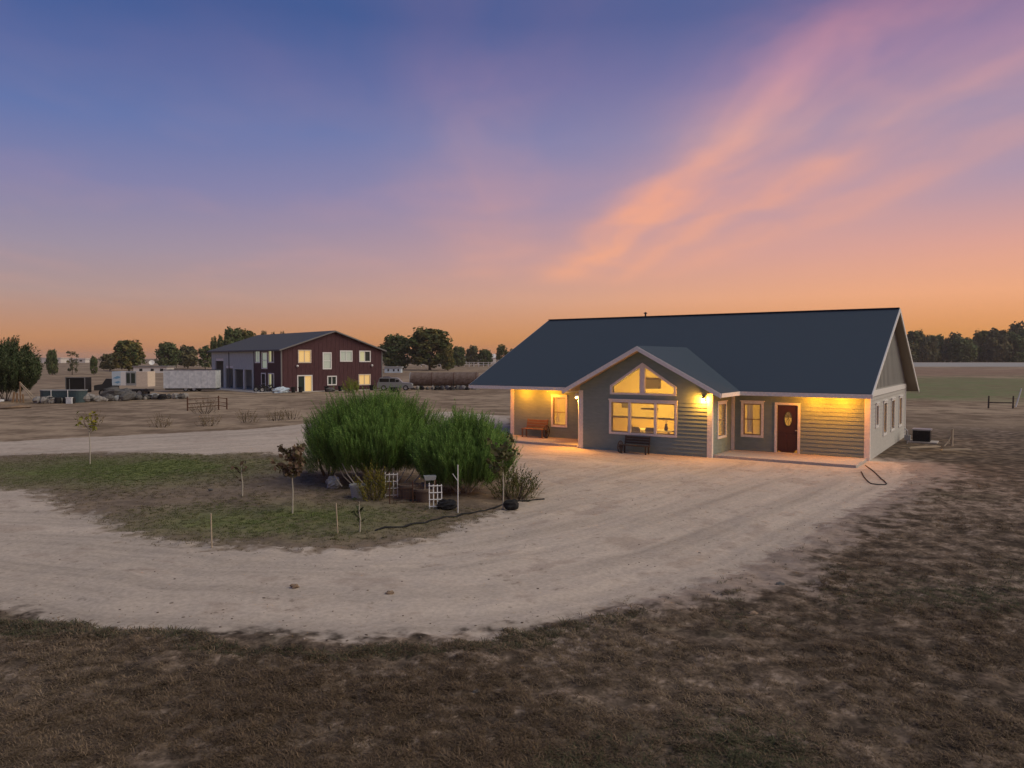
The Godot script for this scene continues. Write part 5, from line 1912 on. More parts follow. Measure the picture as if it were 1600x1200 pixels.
func island_things() -> void:
	trellis("white lattice trellis standing upright beside the yellow shrub", W(-3.62, 22.6), 0.25, 0.05, 0.36, 0.72, 3, 4)
	trellis("white lattice trellis leaning back beside the white post", W(-2.12, 20.9), 0.15, 0.28, 0.34, 0.66, 3, 4)
	stake("tall white post with a short side arm in front of the smaller willow shrub", W(-1.46, 20.3), 1.28, 0.015, M.white)
	var arm := MB.new()
	arm.tube([Vector3(0, 0.85, 0), Vector3(-0.14, 1.06, 0.02)], [0.011, 0.009], 6)
	var last: Node = get_child(get_child_count() - 1)
	part("side_arm", arm, M.white, last)
	stake("pale wooden stake at the near edge of the island lawn, farthest left", W(-6.6, 16.5), 0.74, 0.016, M.pale_wood, Vector3(-0.01, 0, 0))
	stake("pale wooden stake near the tiny green sapling", W(-4.15, 17.9), 0.70, 0.017, M.pale_wood, Vector3(-0.04, 0, 0))
	pot("white-rimmed pot left of the yellow shrub", W(-4.62, 22.5), 0.24, 0.40, M.netting)
	pot("grey round tub behind the leaning trellis", W(-2.5, 23.0), 0.28, 0.36, M.grey_pad)
	pot("wide earthen tub behind the upright trellis", W(-3.05, 22.4), 0.34, 0.42, M.terracotta)
	pot("second wide earthen tub, right of the upright trellis", W(-2.55, 21.9), 0.32, 0.38, M.terracotta)
	# white planter box on a stand
	var pb := thing("planter_box", "small white planter box raised behind the leaning trellis", "planter", W(-2.40, 22.0), 0.2)
	var mb := MB.new()
	mb.slab(PackedVector2Array([Vector2(-0.15, 0.62), Vector2(0.15, 0.62), Vector2(0.18, 0.74), Vector2(-0.18, 0.74)]), -0.12, 0.12, 0.12, 0, 1)
	part("box", mb, M.netting, pb)
	for s: float in [-0.14, 0.14]:
		mb = MB.new()
		mb.span(Vector3(s - 0.02, -0.05, -0.02), Vector3(s + 0.02, 0.618, 0.02))
		part("leg", mb, M.pale_wood, pb)
	# a wire cage of dark mesh
	var cage := thing("wire_cage", "low dark wire fence between the two white trellises", "fence", W(-2.85, 21.6), 0.3)
	mb = MB.new()
	for i in 15:
		var x := -0.65 + i * 0.0929
		mb.tube([Vector3(x, -0.02, 0.06 * sin(i * 0.6)), Vector3(x, 0.55, 0.06 * sin(i * 0.6))], [0.004, 0.004], 4)
	for j in 6:
		mb.bar(Vector3(-0.65, 0.05 + j * 0.1, 0.02), Vector3(0.65, 0.05 + j * 0.1, 0.02), 0.006, 0.006)
	part("wire_mesh", mb, M.rust_frame, cage)
	for s: float in [-0.66, 0.0, 0.66]:
		mb = MB.new()
		mb.tube([Vector3(s, -0.1, 0.0), Vector3(s, 0.66, 0.0)], [0.018, 0.016], 6)
		part("post", mb, M.rust_frame, cage)
	solo("sheet_bundle", crumpled(3, Vector3(0.42, 0.42, 0.3), 11), M.netting, "crumpled pale sheet lying left of the larger willow shrub", "sheet", W(-5.75, 24.2))
	solo("black_bag", crumpled(4, Vector3(0.42, 0.30, 0.3)), M.rubber, "crumpled black bag at the island's right tip", "bag", W(-0.02, 20.7))
	solo("black_bag", crumpled(5, Vector3(0.55, 0.30, 0.34)), M.rubber, "flat black bag between the leaning trellis and the white post", "bag", W(-1.80, 20.75))
	# hoses
	hose("black hose running along the right edge of the island", [[-3.3, 18.1], [-2.6, 18.6], [-2.0, 19.3], [-1.4, 19.9], [-0.8, 20.5], [-0.3, 21.2], [0.2, 21.8], [0.75, 22.2], [1.1, 22.3]], 0.028)
	hose("dark hose lying in a pointed loop in front of the farmhouse corner", [[13.75, 29.3], [13.4, 28.0], [12.9, 26.4], [12.45, 25.0], [12.1, 24.85], [11.95, 25.0], [12.2, 25.9], [12.8, 27.6]], 0.02)
	# fallen white stems under the shrubs
	rng.seed = 60
	for i in 9:
		mb = MB.new()
		var l := R(.35, .8)
		mb.tube([Vector3(0, 0, 0), Vector3(l * 0.45, l * 0.5, 0.03), Vector3(l * 0.7, l, 0.0)], [0.022, 0.02, 0.012], 6)
		solo("bare_branch", mb, M.pale_bark, "pale bare branch arching under the larger willow shrub", "branch", W(-5.4 + i * 0.27, 23.9 + 0.3 * sin(i * 2.0), 0.1), R(-0.6, 0.6) if i > 4 else PI + R(-0.6, 0.6), "pale arching branches under the willow shrub")
	# stones and scraps on the sand
	for q: Array in [[-3.95, 13.6, "dark clod on the sand, left of three in the front of the drive"], [-2.15, 13.2, "dark clod on the sand, middle of three in the front of the drive"], [4.9, 13.7, "pale clod at the right edge of the drive"], [-9.5, 23.7, "pale scrap lying on the island lawn"], [-0.45, 9.2, "pale stone in the foreground grass"], [3.9, 12.1, "dark clod where the drive meets the right-hand grass"]]:
		solo("clod", crumpled(int(q[0] * 10 + 99), Vector3(0.16, 0.07, 0.12), 6), M.mound_soil if q[2].begins_with("dark") else M.stone, q[2], "clod", W(q[0], q[1], 0.0))

func hose(label: String, pts: Array, r: float) -> void:
	var c := Curve3D.new()
	for i in pts.size():
		var p := Vector3(pts[i][0], bump(pts[i][0], pts[i][1]) + r * 0.6, -pts[i][1])
		var a: Array = pts[maxi(i - 1, 0)]
		var b: Array = pts[mini(i + 1, pts.size() - 1)]
		var tn := Vector3(b[0] - a[0], 0, -(b[1] - a[1])) / 6.0
		c.add_point(p, -tn, tn)
	var bk := c.get_baked_points()
	var q: Array = []
	var rad: Array = []
	var i := 0
	while i < bk.size():
		q.append(Vector3(bk[i].x, bump(bk[i].x, -bk[i].z) + r * 0.6, bk[i].z))
		rad.append(r)
		i += 2
	var mb := MB.new()
	mb.tube(q, rad, 6)
	solo("hose", mb, M.rubber, label, "hose", Vector3.ZERO)

# ---------------------------------------------------------------- beside the farmhouse
func beside_house() -> void:
	var ac := thing("air_conditioner", "black outdoor air conditioner on a pale pad behind the farmhouse", "air conditioner", W(20.5, 37.7), HT)
	var mb := MB.new()
	mb.span(Vector3(-0.38, 0.06, -0.38), Vector3(0.38, 0.60, 0.38))
	part("casing", mb, M.black, ac)
	mb = MB.new()
	mb.span(Vector3(-0.42, 0.602, -0.42), Vector3(0.42, 0.67, 0.42))
	part("lid", mb, M.grey_metal, ac)
	for i in 9:
		mb = MB.new()
		mb.span(Vector3(-0.36, 0.10 + i * 0.055, 0.382), Vector3(0.36, 0.118 + i * 0.055, 0.392))
		part("louvre", mb, M.dark_metal, ac)
	mb = MB.new()
	mb.span(Vector3(-0.6, -0.05, -0.55), Vector3(0.7, 0.055, 0.55))
	part("pad", mb, M.concrete, ac)
	var hyd := thing("utility_pipes", "small grey utility pipes at the farmhouse's far right corner", "pipes", W(19.4, 37.0), HT)
	mb = MB.new()
	mb.tube([Vector3(0, -0.1, 0), Vector3(0, 0.62, 0), Vector3(-0.12, 0.75, 0)], [0.035, 0.035, 0.03], 7)
	part("riser", mb, M.grey_metal, hyd)
	mb = MB.new()
	mb.span(Vector3(-0.12, 0.18, -0.1), Vector3(0.14, 0.42, 0.08))
	part("meter", mb, M.netting, hyd)
	for q: Array in [[19.3, 35.3, 1.9, 0.35, "pale board lying beside the farmhouse, nearest the wall"], [20.2, 34.3, 1.5, 0.15, "pale board lying farther out in the grass beside the farmhouse"]]:
		mb = MB.new()
		mb.span(Vector3(-q[2] / 2, 0.0, -0.08), Vector3(q[2] / 2, 0.05, 0.08))
		mb.span(Vector3(-q[2] / 2 + 0.1, 0.052, -0.03), Vector3(q[2] / 2 - 0.15, 0.075, 0.05))
		solo("board", mb, M.pale_wood, q[4], "board", W(q[0], q[1]), q[3], "boards beside the farmhouse")
	var st := thing("broken_post", "short broken wooden post with a leaning stick right of the farmhouse", "post", W(21.0, 36.0), 0.2)
	mb = MB.new()
	mb.tube([Vector3(0, -0.2, 0), Vector3(0.01, 0.4, 0), Vector3(0.03, 0.82, 0)], [0.07, 0.06, 0.045], 7)
	part("post", mb, M.pale_wood, st)
	mb = MB.new()
	mb.tube([Vector3(-0.45, 0, 0.05), Vector3(-0.15, 0.25, 0.0), Vector3(0, 0.55, 0)], [0.03, 0.03, 0.02], 6)
	part("leaning_stick", mb, M.pale_wood, st)
	# the fence at the far right
	var f := thing("rail_fence", "short dark rail fence in the field at the right edge", "fence", W(40.2, 63.7), -0.1)
	for q: Array in [[0.0, 1.05], [1.95, 1.05]]:
		mb = MB.new()
		mb.tube([Vector3(q[0], -0.2, 0), Vector3(q[0] + 0.02, q[1], 0)], [0.07, 0.06], 7)
		part("post", mb, M.dark_wood, f)
	for y: float in [0.5]:
		mb = MB.new()
		mb.bar(Vector3(0.0, y, 0.07), Vector3(1.98, y - 0.02, 0.07), 0.04, 0.09)
		part("rail", mb, M.dark_wood, f)
	mb = MB.new()
	mb.tube([Vector3(0, -0.1, 0), Vector3(0.25, 0.7, 0), Vector3(0.5, 1.6, 0)], [0.05, 0.05, 0.045], 7)
	mb.lathe([Vector2(0, 0.02), Vector2(0.055, 0.0), Vector2(0, -0.04)], 7, Vector3(0.5, 1.6, 0))
	solo("leaning_pole", mb, M.white, "white leaning pole at the right edge beyond the rail fence", "pole", W(43.6, 65.4), 0.0)

# ---------------------------------------------------------------- the yard round the barn
func wheel(parent: Node, at: Vector3, r: float, w: float, turn := 0.0) -> void:
	var n := group_part("wheel", parent, Transform3D(Basis(Vector3.UP, turn) * Basis(Vector3.RIGHT, PI / 2), at))
	var mb := MB.new()
	mb.lathe([Vector2(r * 0.6, -w / 2), Vector2(r * 0.92, -w / 2), Vector2(r, -w / 4), Vector2(r, w / 4), Vector2(r * 0.92, w / 2), Vector2(r * 0.6, w / 2), Vector2(r * 0.6, -w / 2)], 18)
	part("tyre", mb, M.rubber, n)
	mb = MB.new()
	mb.lathe([Vector2(0, -w * 0.3), Vector2(r * 0.59, -w * 0.35), Vector2(r * 0.59, w * 0.35), Vector2(0, w * 0.3)], 14)
	part("rim", mb, M.grey_metal, n)

func car(label: String, at: Vector3, turn: float, paint: Material, pickup: bool) -> void:
	var t := thing("parked_suv" if not pickup else "parked_pickup", label, "car" if not pickup else "pickup", at, turn)
	var mb := MB.new()
	mb.slab(PackedVector2Array([Vector2(-2.3, 0.35), Vector2(2.25, 0.35), Vector2(2.3, 0.8), Vector2(2.15, 0.95), Vector2(1.1, 1.05), Vector2(-2.3, 1.05)]), -0.9, 0.9, 0.9, 0, 1)
	part("body", mb, paint, t)
	var back := -2.2 if not pickup else -0.7
	mb = MB.new()
	mb.slab(PackedVector2Array([Vector2(back, 1.052), Vector2(1.0, 1.052), Vector2(0.45, 1.6), Vector2(0.2, 1.68), Vector2(back + 0.2, 1.68)]), -0.78, 0.78, 0.78, 0, 1)
	part("cabin", mb, paint, t)
	for s: float in [-1.0, 1.0]:
		for q: Array in [[back + 0.2, -0.75], [-0.65, 0.05], [0.12, 0.55]]:
			if q[0] >= q[1]:
				continue
			mb = MB.new()
			mb.span(Vector3(q[0], 1.12, s * 0.782), Vector3(q[1], 1.58 if q[1] < 0.3 else 1.42, s * 0.792))
			part("window", mb, M.car_glass, t)
		for x: float in [-1.45, 1.45]:
			wheel(t, Vector3(x, 0.36, s * 0.82), 0.36, 0.22)
		mb = MB.new()
		mb.span(Vector3(2.27, 0.68, s * 0.6 - 0.16), Vector3(2.31, 0.84, s * 0.6 + 0.16))
		part("headlight", mb, M.white, t)
	mb = MB.new()
	mb.span(Vector3(2.26, 0.36, -0.88), Vector3(2.38, 0.56, 0.88))
	part("bumper", mb, M.grey_metal, t)

func motorbike(label: String, at: Vector3, turn: float) -> void:
	var t := thing("motorbike", label, "motorbike", at, turn, "motorbikes parked by the barn")
	for x: float in [-0.65, 0.65]:
		wheel(t, Vector3(x, 0.33, 0), 0.33, 0.11)
	var mb := MB.new()
	mb.tube([Vector3(-0.65, 0.33, 0), Vector3(-0.2, 0.45, 0), Vector3(0.35, 0.75, 0), Vector3(0.48, 0.95, 0)], [0.05, 0.06, 0.05, 0.04], 6)
	mb.tube([Vector3(0.65, 0.33, 0), Vector3(0.42, 1.0, 0)], [0.04, 0.04], 6)
	mb.span(Vector3(-0.2, 0.25, -0.14), Vector3(0.2, 0.55, 0.14))
	part("frame", mb, M.dark_metal, t)
	mb = MB.new()
	mb.slab(PackedVector2Array([Vector2(-0.1, 0.72), Vector2(0.38, 0.78), Vector2(0.34, 0.95), Vector2(0.0, 0.92)]), -0.13, 0.13, 0.13, 0, 1)
	part("fuel_tank", mb, M.car_dark, t)
	mb = MB.new()
	mb.slab(PackedVector2Array([Vector2(-0.75, 0.76), Vector2(-0.1, 0.70), Vector2(-0.1, 0.80), Vector2(-0.8, 0.86)]), -0.12, 0.12, 0.12, 0, 1)
	part("seat", mb, M.black, t)
	mb = MB.new()
	mb.tube([Vector3(0.36, 1.05, -0.36), Vector3(0.44, 1.0, 0), Vector3(0.36, 1.05, 0.36)], [0.018, 0.02, 0.018], 6)
	part("handlebar", mb, M.grey_metal, t)

func far_house(label: String, px: float, base_d: float, w: float, h: float, deep: float, turn: float, m: Material, roof: Material, pitched: bool) -> void:
	var x := (px - 800.0) / 1181.0 * base_d
	var t := thing("distant_house", label, "house", W(x, base_d, -0.1), turn)
	var mb := MB.new()
	mb.span(Vector3(-w / 2, 0, -deep / 2), Vector3(w / 2, h, deep / 2))
	part("wall", mb, m, t)
	mb = MB.new()
	if pitched:
		var e := PackedVector2Array([Vector2(-deep / 2 - 0.5, h), Vector2(deep / 2 + 0.5, h), Vector2(0, h + deep * 0.25)])
		var sb := MB.new()
		sb.slab(e, -w / 2 - 0.4, w / 2 + 0.4, w / 2 + 0.4, 0, 1)
		for i in sb.v.size():
			sb.v[i] = Vector3(sb.v[i].z, sb.v[i].y + 0.002, -sb.v[i].x)
			sb.n[i] = Vector3(sb.n[i].z, sb.n[i].y, -sb.n[i].x)
		mb = sb
	else:
		mb.span(Vector3(-w / 2 - 0.3, h + 0.002, -deep / 2 - 0.3), Vector3(w / 2 + 0.3, h + 0.35, deep / 2 + 0.3))
	part("roof", mb, roof, t)
	for k: float in [-0.32, 0.02, 0.3]:
		mb = MB.new()
		mb.span(Vector3(k * w, h * 0.35, deep / 2 + 0.002), Vector3(k * w + w * 0.09, h * 0.75, deep / 2 + 0.06))
		part("window", mb, M.car_glass, t)

func yard() -> void:
	var mb: MB
	# strip of concrete along the barn
	mb = MB.new()
	mb.span(Vector3(-1.2, -0.2, 0.03), Vector3(15.6, 0.06, 1.7))
	mb.span(Vector3(-3.2, -0.2, -25.0), Vector3(-0.03, 0.058, 0.028))
	var pad := solo("concrete_apron", mb, M.concrete, "pale concrete apron along the barn's walls", "pavement", W(-28.84, 94.55), BT)
	pad.set_meta("kind", "structure")
	# box trailer beside the garage wing
	var bt := thing("box_trailer", "long dirty white box trailer left of the barn's garage wing", "trailer", W(-41.2, 97.5), 0.10)
	mb = MB.new()
	mb.span(Vector3(-3.2, 0.45, -1.2), Vector3(3.2, 2.75, 1.2))
	part("box", mb, M.white_box, bt)
	for i in 9:
		mb = MB.new()
		mb.span(Vector3(-3.2 + i * 0.78, 0.47, 1.202), Vector3(-3.14 + i * 0.78, 2.73, 1.225))
		part("side_rib", mb, M.white_box, bt)
	mb = MB.new()
	mb.span(Vector3(-3.24, 2.752, -1.24), Vector3(3.24, 2.82, 1.24))
	part("roof_rail", mb, M.dark_metal, bt)
	mb = MB.new()
	mb.span(Vector3(-3.1, 0.25, -1.0), Vector3(3.1, 0.448, 1.0))
	part("chassis", mb, M.dark_metal, bt)
	for x: float in [-0.5, 0.5]:
		for s: float in [-1.0, 1.0]:
			wheel(bt, Vector3(x, 0.34, s * 1.06), 0.34, 0.2)
	# truck with a camper box
	var tk := thing("camper_truck", "white camper truck with a blue panel, dark windows and a cream rear", "truck", W(-42.2, 84.5), 0.05)
	for q: Array in [[-2.0, -1.05, M.pale_blue, "front_panel"], [-1.05, -0.5, M.white, "middle_panel"], [-0.5, 0.62, M.netting, "window_panel"], [0.62, 1.85, M.cream_panel, "rear_panel"]]:
		mb = MB.new()
		mb.span(Vector3(q[0] + 0.002, 1.25 if q[3] != "rear_panel" else 1.1, -1.0), Vector3(q[1], 2.78, 1.0))
		part(q[3], mb, q[2], tk)
	for q: Array in [[-0.42, -0.06], [0.08, 0.50]]:
		mb = MB.new()
		mb.span(Vector3(q[0], 1.5, 1.002), Vector3(q[1], 2.6, 1.03))
		part("window", mb, M.green_glass, tk)
	for q: Array in [[[-1.9, 2.05], [-1.4, 2.30], [-1.1, 2.22], [-1.1, 2.08], [-1.5, 1.98]], [[-1.75, 1.6], [-1.3, 1.75], [-1.08, 1.62], [-1.4, 1.45]]]:
		mb = MB.new()
		var py := PackedVector2Array()
		for k: Array in q:
			py.append(Vector2(k[0], k[1]))
		mb.slab(py, 1.002, 1.008, 1.008, 0, 1)
		part("painted_mark", mb, M.blue_print, tk)
	mb = MB.new()
	mb.span(Vector3(-2.9, 0.55, -0.8), Vector3(1.8, 0.8, 0.8))
	part("chassis", mb, M.dark_metal, tk)
	mb = MB.new()
	mb.slab(PackedVector2Array([Vector2(-4.0, 0.7), Vector2(-2.1, 0.7), Vector2(-2.1, 2.0), Vector2(-2.7, 2.0), Vector2(-3.1, 1.4), Vector2(-4.0, 1.25)]), -0.9, 0.9, 0.9, 0, 1)
	part("cab", mb, M.car_dark, tk)
	for x: float in [-3.1, 0.9]:
		for s: float in [-1.0, 1.0]:
			wheel(tk, Vector3(x, 0.42, s * 0.8), 0.42, 0.26)
	# dark trailer
	var dt := thing("utility_trailer", "small black box trailer with a pale frame behind the teal tank", "trailer", W(-47.6, 83.0), 0.12)
	mb = MB.new()
	mb.span(Vector3(-1.0, 0.5, -0.8), Vector3(1.0, 2.15, 0.8))
	part("box", mb, M.black, dt)
	mb = MB.new()
	for q: Array in [[-1.02, 0.5, -0.94, 2.2], [0.94, 0.5, 1.02, 2.2], [-0.94, 2.12, 0.94, 2.2], [-0.62, 0.5, -0.56, 2.0]]:
		mb.span(Vector3(q[0], q[1], 0.802), Vector3(q[2], q[3], 0.85))
	part("edge_frame", mb, M.grey_metal, dt)
	for s: float in [-1.0, 1.0]:
		wheel(dt, Vector3(0, 0.32, s * 0.9), 0.32, 0.18)
	# teal tank
	var tt := thing("stock_tank", "long dark teal tank with pale rim and posts in the junk yard", "tank", W(-43.0, 72.5), 0.06)
	mb = MB.new()
	var ring := PackedVector2Array()
	for i in 24:
		var a := TAU * i / 24
		ring.append(Vector2(signf(cos(a)) * 1.3 + cos(a) * 0.8, sin(a) * 0.8))
	for i in 24:
		var p := ring[i]
		var q := ring[(i + 1) % 24]
		mb.quad(Vector3(p.x, -0.05, p.y), Vector3(q.x, -0.05, q.y), Vector3(q.x, 1.15, q.y), Vector3(p.x, 1.15, p.y), Vector3(p.x * 0.5, 0, p.y))
	part("side", mb, M.teal, tt)
	mb = MB.new()
	for i in 24:
		var p := ring[i]
		var q := ring[(i + 1) % 24]
		mb.bar(Vector3(p.x, 1.18, p.y), Vector3(q.x, 1.18, q.y), 0.10, 0.07)
	part("rim", mb, M.netting, tt)
	mb = MB.new()
	var lid := PackedVector2Array(ring)
	var ix := Geometry2D.triangulate_polygon(lid)
	for i in range(0, ix.size(), 3):
		mb.tri(Vector3(lid[ix[i]].x, 1.08, lid[ix[i]].y), Vector3(lid[ix[i + 1]].x, 1.08, lid[ix[i + 1]].y), Vector3(lid[ix[i + 2]].x, 1.08, lid[ix[i + 2]].y), Vector3.UP)
	part("cover", mb, M.netting, tt)
	for x: float in [-0.75, 0.78]:
		mb = MB.new()
		mb.tube([Vector3(x, -0.05, 0.86), Vector3(x, 1.2, 0.86)], [0.035, 0.035], 6)
		part("post", mb, M.white, tt)
	# barrels and crates before it
	rng.seed = 61
	for i in 5:
		var br := thing("barrel", "black barrel in front of the teal tank, %s from the left" % ["first", "second", "third", "fourth", "fifth"][i], "barrel", W(-43.9 + i * 0.66, 70.9 + 0.2 * sin(i * 3.0)), 0.0, "barrels before the teal tank")
		mb = MB.new()
		mb.lathe([Vector2(0, -0.03), Vector2(0.27, -0.03), Vector2(0.29, 0.18), Vector2(0.29, 0.36), Vector2(0.26, 0.56), Vector2(0, 0.56)], 14)
		part("drum", mb, M.rubber, br)
		mb = MB.new()
		mb.tube([Vector3(0, 0.562, 0), Vector3(0, 0.58, 0)], [0.25, 0.25], 14)
		part("lid", mb, M.dark_metal, br)
	var wb := thing("white_crate", "white crate standing among the black barrels", "crate", W(-41.3, 70.5), 0.1)
	mb = MB.new()
	mb.span(Vector3(-0.24, -0.02, -0.2), Vector3(0.24, 0.52, 0.2))
	part("body", mb, M.white_box, wb)
	mb = MB.new()
	mb.span(Vector3(-0.27, 0.522, -0.23), Vector3(0.27, 0.58, 0.23))
	part("lid", mb, M.white, wb)
	# rubble
	rng.seed = 62
	for i in 46:
		var u := R(0, 1)
		var x := lerpf(-45.5, -34.5, u)
		var d := R(70.8, 72.5) + 11.0 * maxf(0.0, u - 0.25)
		var s := R(.25, .75) * (1.4 if u > 0.35 and u < 0.65 else 1.0)
		solo("rubble_stone", crumpled(200 + i, Vector3(s * 1.3, s, s), 6), [M.stone, M.grey_pad, M.stone, M.grey_pad, M.netting][i % 5], "stone in the heap of grey rubble in the yard left of the barn", "stone", W(x, d, -0.02), R(0, TAU), "rubble in the yard left of the barn")
	for i in 6:
		var tp := thing("old_tyre_stack", "stack of black tyres in the rubble left of the barn", "tyres", W(-39.5 + i * 0.7, 78.2 + sin(i * 2.0), 0.12), 0.0, "tyres in the rubble")
		mb = MB.new()
		mb.lathe([Vector2(0.22, -0.12), Vector2(0.36, -0.12), Vector2(0.4, 0), Vector2(0.36, 0.12), Vector2(0.22, 0.12), Vector2(0.22, -0.12)], 14)
		part("tyre", mb, M.rubber, tp)
		var up2: MeshInstance3D = part("tyre", mb, M.rubber, tp)
		up2.position = Vector3(0.06, 0.245, 0.04)
	var heap := crumpled(9, Vector3(3.4, 1.7, 2.0), 12)
	solo("scrap_heap", heap, M.stone, "dark grey scrap heap in front of the camper truck", "heap", W(-41.5, 79.5, -0.4), 0.2)
	# timber tripod
	var tp2 := thing("timber_frame", "brown timber posts and leaning poles under the big tree at far left", "timber", W(-47.0, 72.2), 0.0)
	for q: Array in [[0, 0, 0.0, 2.0, 0.10], [-0.7, 0.1, -0.5, 1.0, 0.13], [-0.35, 0.0, -0.3, 0.9, 0.12], [0.35, 0.1, 0.3, 0.8, 0.12]]:
		mb = MB.new()
		mb.bar(Vector3(q[0], -0.1, q[1]), Vector3(q[2], q[3], q[1]), q[4], q[4])
		part("post", mb, M.timber, tp2)
	for q: Array in [[1.6, 0.1, 1.75, 0.05], [2.0, 0.1, 1.9, 0.04]]:
		mb = MB.new()
		mb.tube([Vector3(q[0], -0.05, 0.2), Vector3(q[1], q[2], 0.1)], [q[3], q[3]], 6)
		part("pole", mb, M.pale_wood, tp2)
	# the tree over it, and a mound of soil
	shrub("yard_tree", "big drooping green tree at the left edge of the yard", W(-50.3, 75.0), Vector3(5.6, 4.9, 5.0), 2000, [twig_mesh(40, 22, 1.2, 0.42, 0.05, [Color(.055, .080, .034), Color(.075, .10, .045), Color(.10, .12, .06)])], 0.16, 40, 9, M.bark, 0.6)
	solo("soil_mound", crumpled(12, Vector3(9.0, 1.3, 4.0), 16), M.mound_soil, "low brown mound of soil at the left edge of the yard", "mound", W(-45.5, 64.5, -0.75), 0.1)
	mb = MB.new()
	mb.span(Vector3(-1.5, 0.30, -0.4), Vector3(1.5, 0.48, 0.4))
	mb.span(Vector3(-1.3, -0.1, -0.3), Vector3(-1.1, 0.298, 0.3))
	mb.span(Vector3(1.1, -0.1, -0.3), Vector3(1.3, 0.298, 0.3))
	solo("white_bench", mb, M.white_box, "low white slab bench at the left edge of the yard", "bench", W(-47.9, 68.6), 0.0)
	# rusty gate
	var g := thing("rusty_gate", "rusty pipe gate standing in the brown field", "gate", W(-26.0, 60.5), 0.62)
	for q: Array in [[0.0, 1.15], [2.4, 1.15], [3.05, 0.95]]:
		mb = MB.new()
		mb.tube([Vector3(q[0], -0.2, 0), Vector3(q[0], q[1], 0)], [0.055, 0.055], 7)
		part("post", mb, M.rust_frame, g)
	for y: float in [0.35, 0.65, 1.0]:
		mb = MB.new()
		mb.tube([Vector3(0, y - 0.08, 0), Vector3(2.4, y, 0), Vector3(3.05, y - 0.12, 0)], [0.03, 0.03, 0.03], 6)
		part("rail", mb, M.rust_frame, g)
	var straw := [Color(.12, .08, .05), Color(.17, .12, .07)]
	shrub("dry_weed", "brown dead bush in front of the rusty gate", W(-23.4, 57.5), Vector3(1.9, 1.2, 1.2), 70, [twig_mesh(21, 8, 0.5, 0.16, 0.014, straw)], 0.05, 45, 5, M.bark, 0.9)
	# things at the foot of the barn
	motorbike("motorbike by the barn's side door, left one", W(-31.9, 96.0), 0.7)
	motorbike("motorbike by the barn's side door, right one", W(-30.6, 94.6), 0.5)
	solo("covered_heap", crumpled(15, Vector3(2.0, 0.9, 1.0), 10), M.pale_blue, "pale teal tarpaulin heap at the barn's left corner", "tarpaulin", W(-28.4, 93.0, -0.1), 0.5)
	var pots := [[-27.0, 93.3, "black pot left of the barn's sliding door"], [-26.3, 94.0, "second black pot left of the barn's sliding door"], [-23.6, 96.2, "black pot right of the barn's sliding door"], [-22.2, 97.6, "black pot below the barn's small window"], [-21.1, 98.4, "black pot right of the barn's small window"], [-18.7, 100.6, "black pot under the barn's lower right window"]]
	for q: Array in pots:
		pot(q[2], W(q[0], q[1], 0.06), 0.30, 0.65, M.rubber, "plant_pot", "black pots along the barn")
	solo("rubble_stone", crumpled(17, Vector3(1.2, 0.6, 0.7), 8), M.stone, "pale rock between the sliding door and the small window", "stone", W(-23.0, 95.6, 0.02), 0.3)
	# cars and the tank right of the barn
	car("dark sport utility car with pale pillars at the barn's right corner", W(-15.6, 101.0), 0.05, M.car_grey, false)
	car("dark pickup parked behind the grey car by the barn", W(-17.8, 108.0), 0.15, M.car_dark, true)
	var tk2 := thing("rusty_tank", "huge rusty horizontal cylindrical tank between barn and farmhouse", "tank", W(-9.6, 106.0), -0.02)
	mb = MB.new()
	mb.tube([Vector3(-4.6, 1.35, 0), Vector3(4.9, 1.35, 0)], [0.95, 0.95], 22)
	part("shell", mb, M.rust, tk2)
	for x: float in [-4.62, -1.6, 1.5, 4.6]:
		mb = MB.new()
		mb.tube([Vector3(x - 0.05, 1.35, 0), Vector3(x + 0.05, 1.35, 0)], [0.97, 0.97], 22)
		part("band", mb, M.netting if x < -4.0 else M.rust_frame, tk2)
	for x: float in [-3.2, 0.0, 3.2]:
		mb = MB.new()
		mb.span(Vector3(x - 0.2, -0.1, -0.7), Vector3(x + 0.2, 0.55, 0.7))
		part("saddle", mb, M.dark_wood, tk2)
	rng.seed = 63
	for i in 14:
		solo("scrap_block", crumpled(300 + i, Vector3(R(.6, 1.4), R(.35, .7), R(.4, .7)), 7), [M.stone, M.grey_pad, M.black][i % 3], "scrap lying along the foot of the rusty tank", "scrap", W(-13.5 + i * 0.68, 102.5 + R(-.8, .8), -0.03), R(0, TAU), "scrap along the rusty tank")
	mb = MB.new()
	mb.tube([Vector3(0, -0.1, 0), Vector3(0, 1.35, 0)], [0.06, 0.05], 6)
	mb.box(Vector3(0, 1.38, 0), Vector3(0.14, 0.06, 0.14))
	solo("black_post", mb, M.black, "thin black post in front of the rusty tank", "post", W(-7.9, 102.0))
	var ty := thing("old_tyre_stack", "stack of big tyres in front of the grey car by the barn", "tyres", W(-14.8, 95.0, 0.15))
	mb = MB.new()
	mb.lathe([Vector2(0.25, -0.16), Vector2(0.5, -0.16), Vector2(0.55, 0), Vector2(0.5, 0.16), Vector2(0.25, 0.16), Vector2(0.25, -0.16)], 16)
	part("tyre", mb, M.rubber, ty)
	var up3: MeshInstance3D = part("tyre", mb, M.rubber, ty)
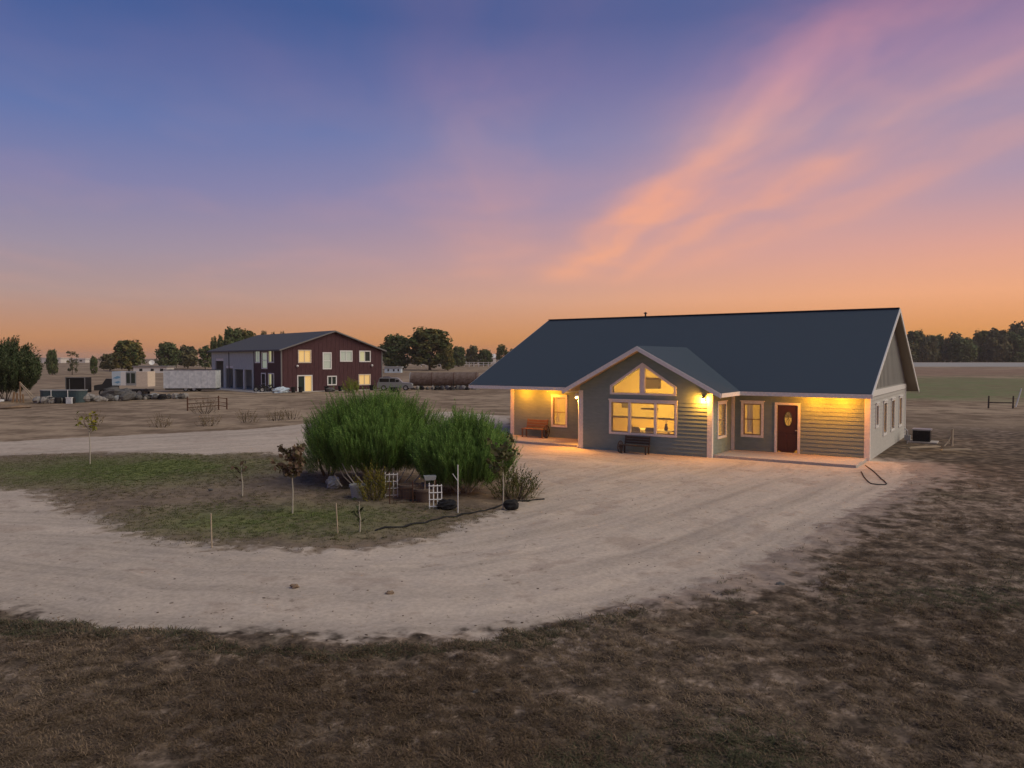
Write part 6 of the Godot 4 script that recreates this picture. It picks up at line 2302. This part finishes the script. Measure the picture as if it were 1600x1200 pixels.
	up3.position = Vector3(-0.08, 0.325, 0.05)
	# buildings and fences far off
	far_house("long low white house with a dish on its roof, left of the barn", 241, 215, 9.0, 1.7, 6.0, 0.1, M.far_white, M.far_roof, false)
	var dish := thing("satellite_dish", "white satellite dish on the far low house", "dish", W(-101.0, 212.0, 2.0), 0.4)
	mb = MB.new()
	mb.lathe([Vector2(0.0, 0.0), Vector2(0.45, 0.08), Vector2(0.75, 0.24), Vector2(0.72, 0.27), Vector2(0.0, 0.05)], 16, Vector3(0, 0.8, 0), Basis(Vector3.RIGHT, 1.1))
	part("bowl", mb, M.white, dish)
	mb = MB.new()
	mb.tube([Vector3(0, -0.4, -0.1), Vector3(0, 0.8, -0.05)], [0.06, 0.06], 6)
	part("mast", mb, M.grey_metal, dish)
	far_house("long pale low building at the far left horizon", 78, 420, 17, 2.6, 8, 0.0, M.far_white, M.far_white, false)
	far_house("second pale low building at the far left horizon", 118, 430, 16, 2.2, 8, 0.0, M.far_white, M.far_white, false)
	far_house("small teal container house right of the barn", 615, 215, 4.6, 1.5, 3.0, 0.0, M.pale_blue, M.netting, false)
	far_house("white farm house far off between the trees and the farmhouse roof", 752, 390, 14, 3.0, 8.0, 0.2, M.far_white, M.far_white, true)
	far_house("small grey shed far off left of the white farm house", 722, 380, 7, 2.6, 6.0, -0.2, M.barn_grey, M.far_roof, true)
	# white fence far off
	var wf := thing("paddock_fence", "white post fence far off between barn and farmhouse", "fence", W(-36.0, 300.0), 0.0)
	for i in 17:
		mb = MB.new()
		mb.span(Vector3(i * 1.9 - 0.14, -0.2, -0.12), Vector3(i * 1.9 + 0.14, 1.9, 0.12))
		part("post", mb, M.far_white, wf)
	for y: float in [0.8, 1.6]:
		mb = MB.new()
		mb.span(Vector3(-0.1, y, 0.122), Vector3(30.6, y + 0.16, 0.18))
		part("rail", mb, M.far_white, wf)

func _ready() -> void:
	materials()
	camera_and_light()
	ground()
	house()
	barn()
	far_trees()
	porch_lights()
	planting()
	island_things()
	beside_house()
	yard()
	grass()
	clods()
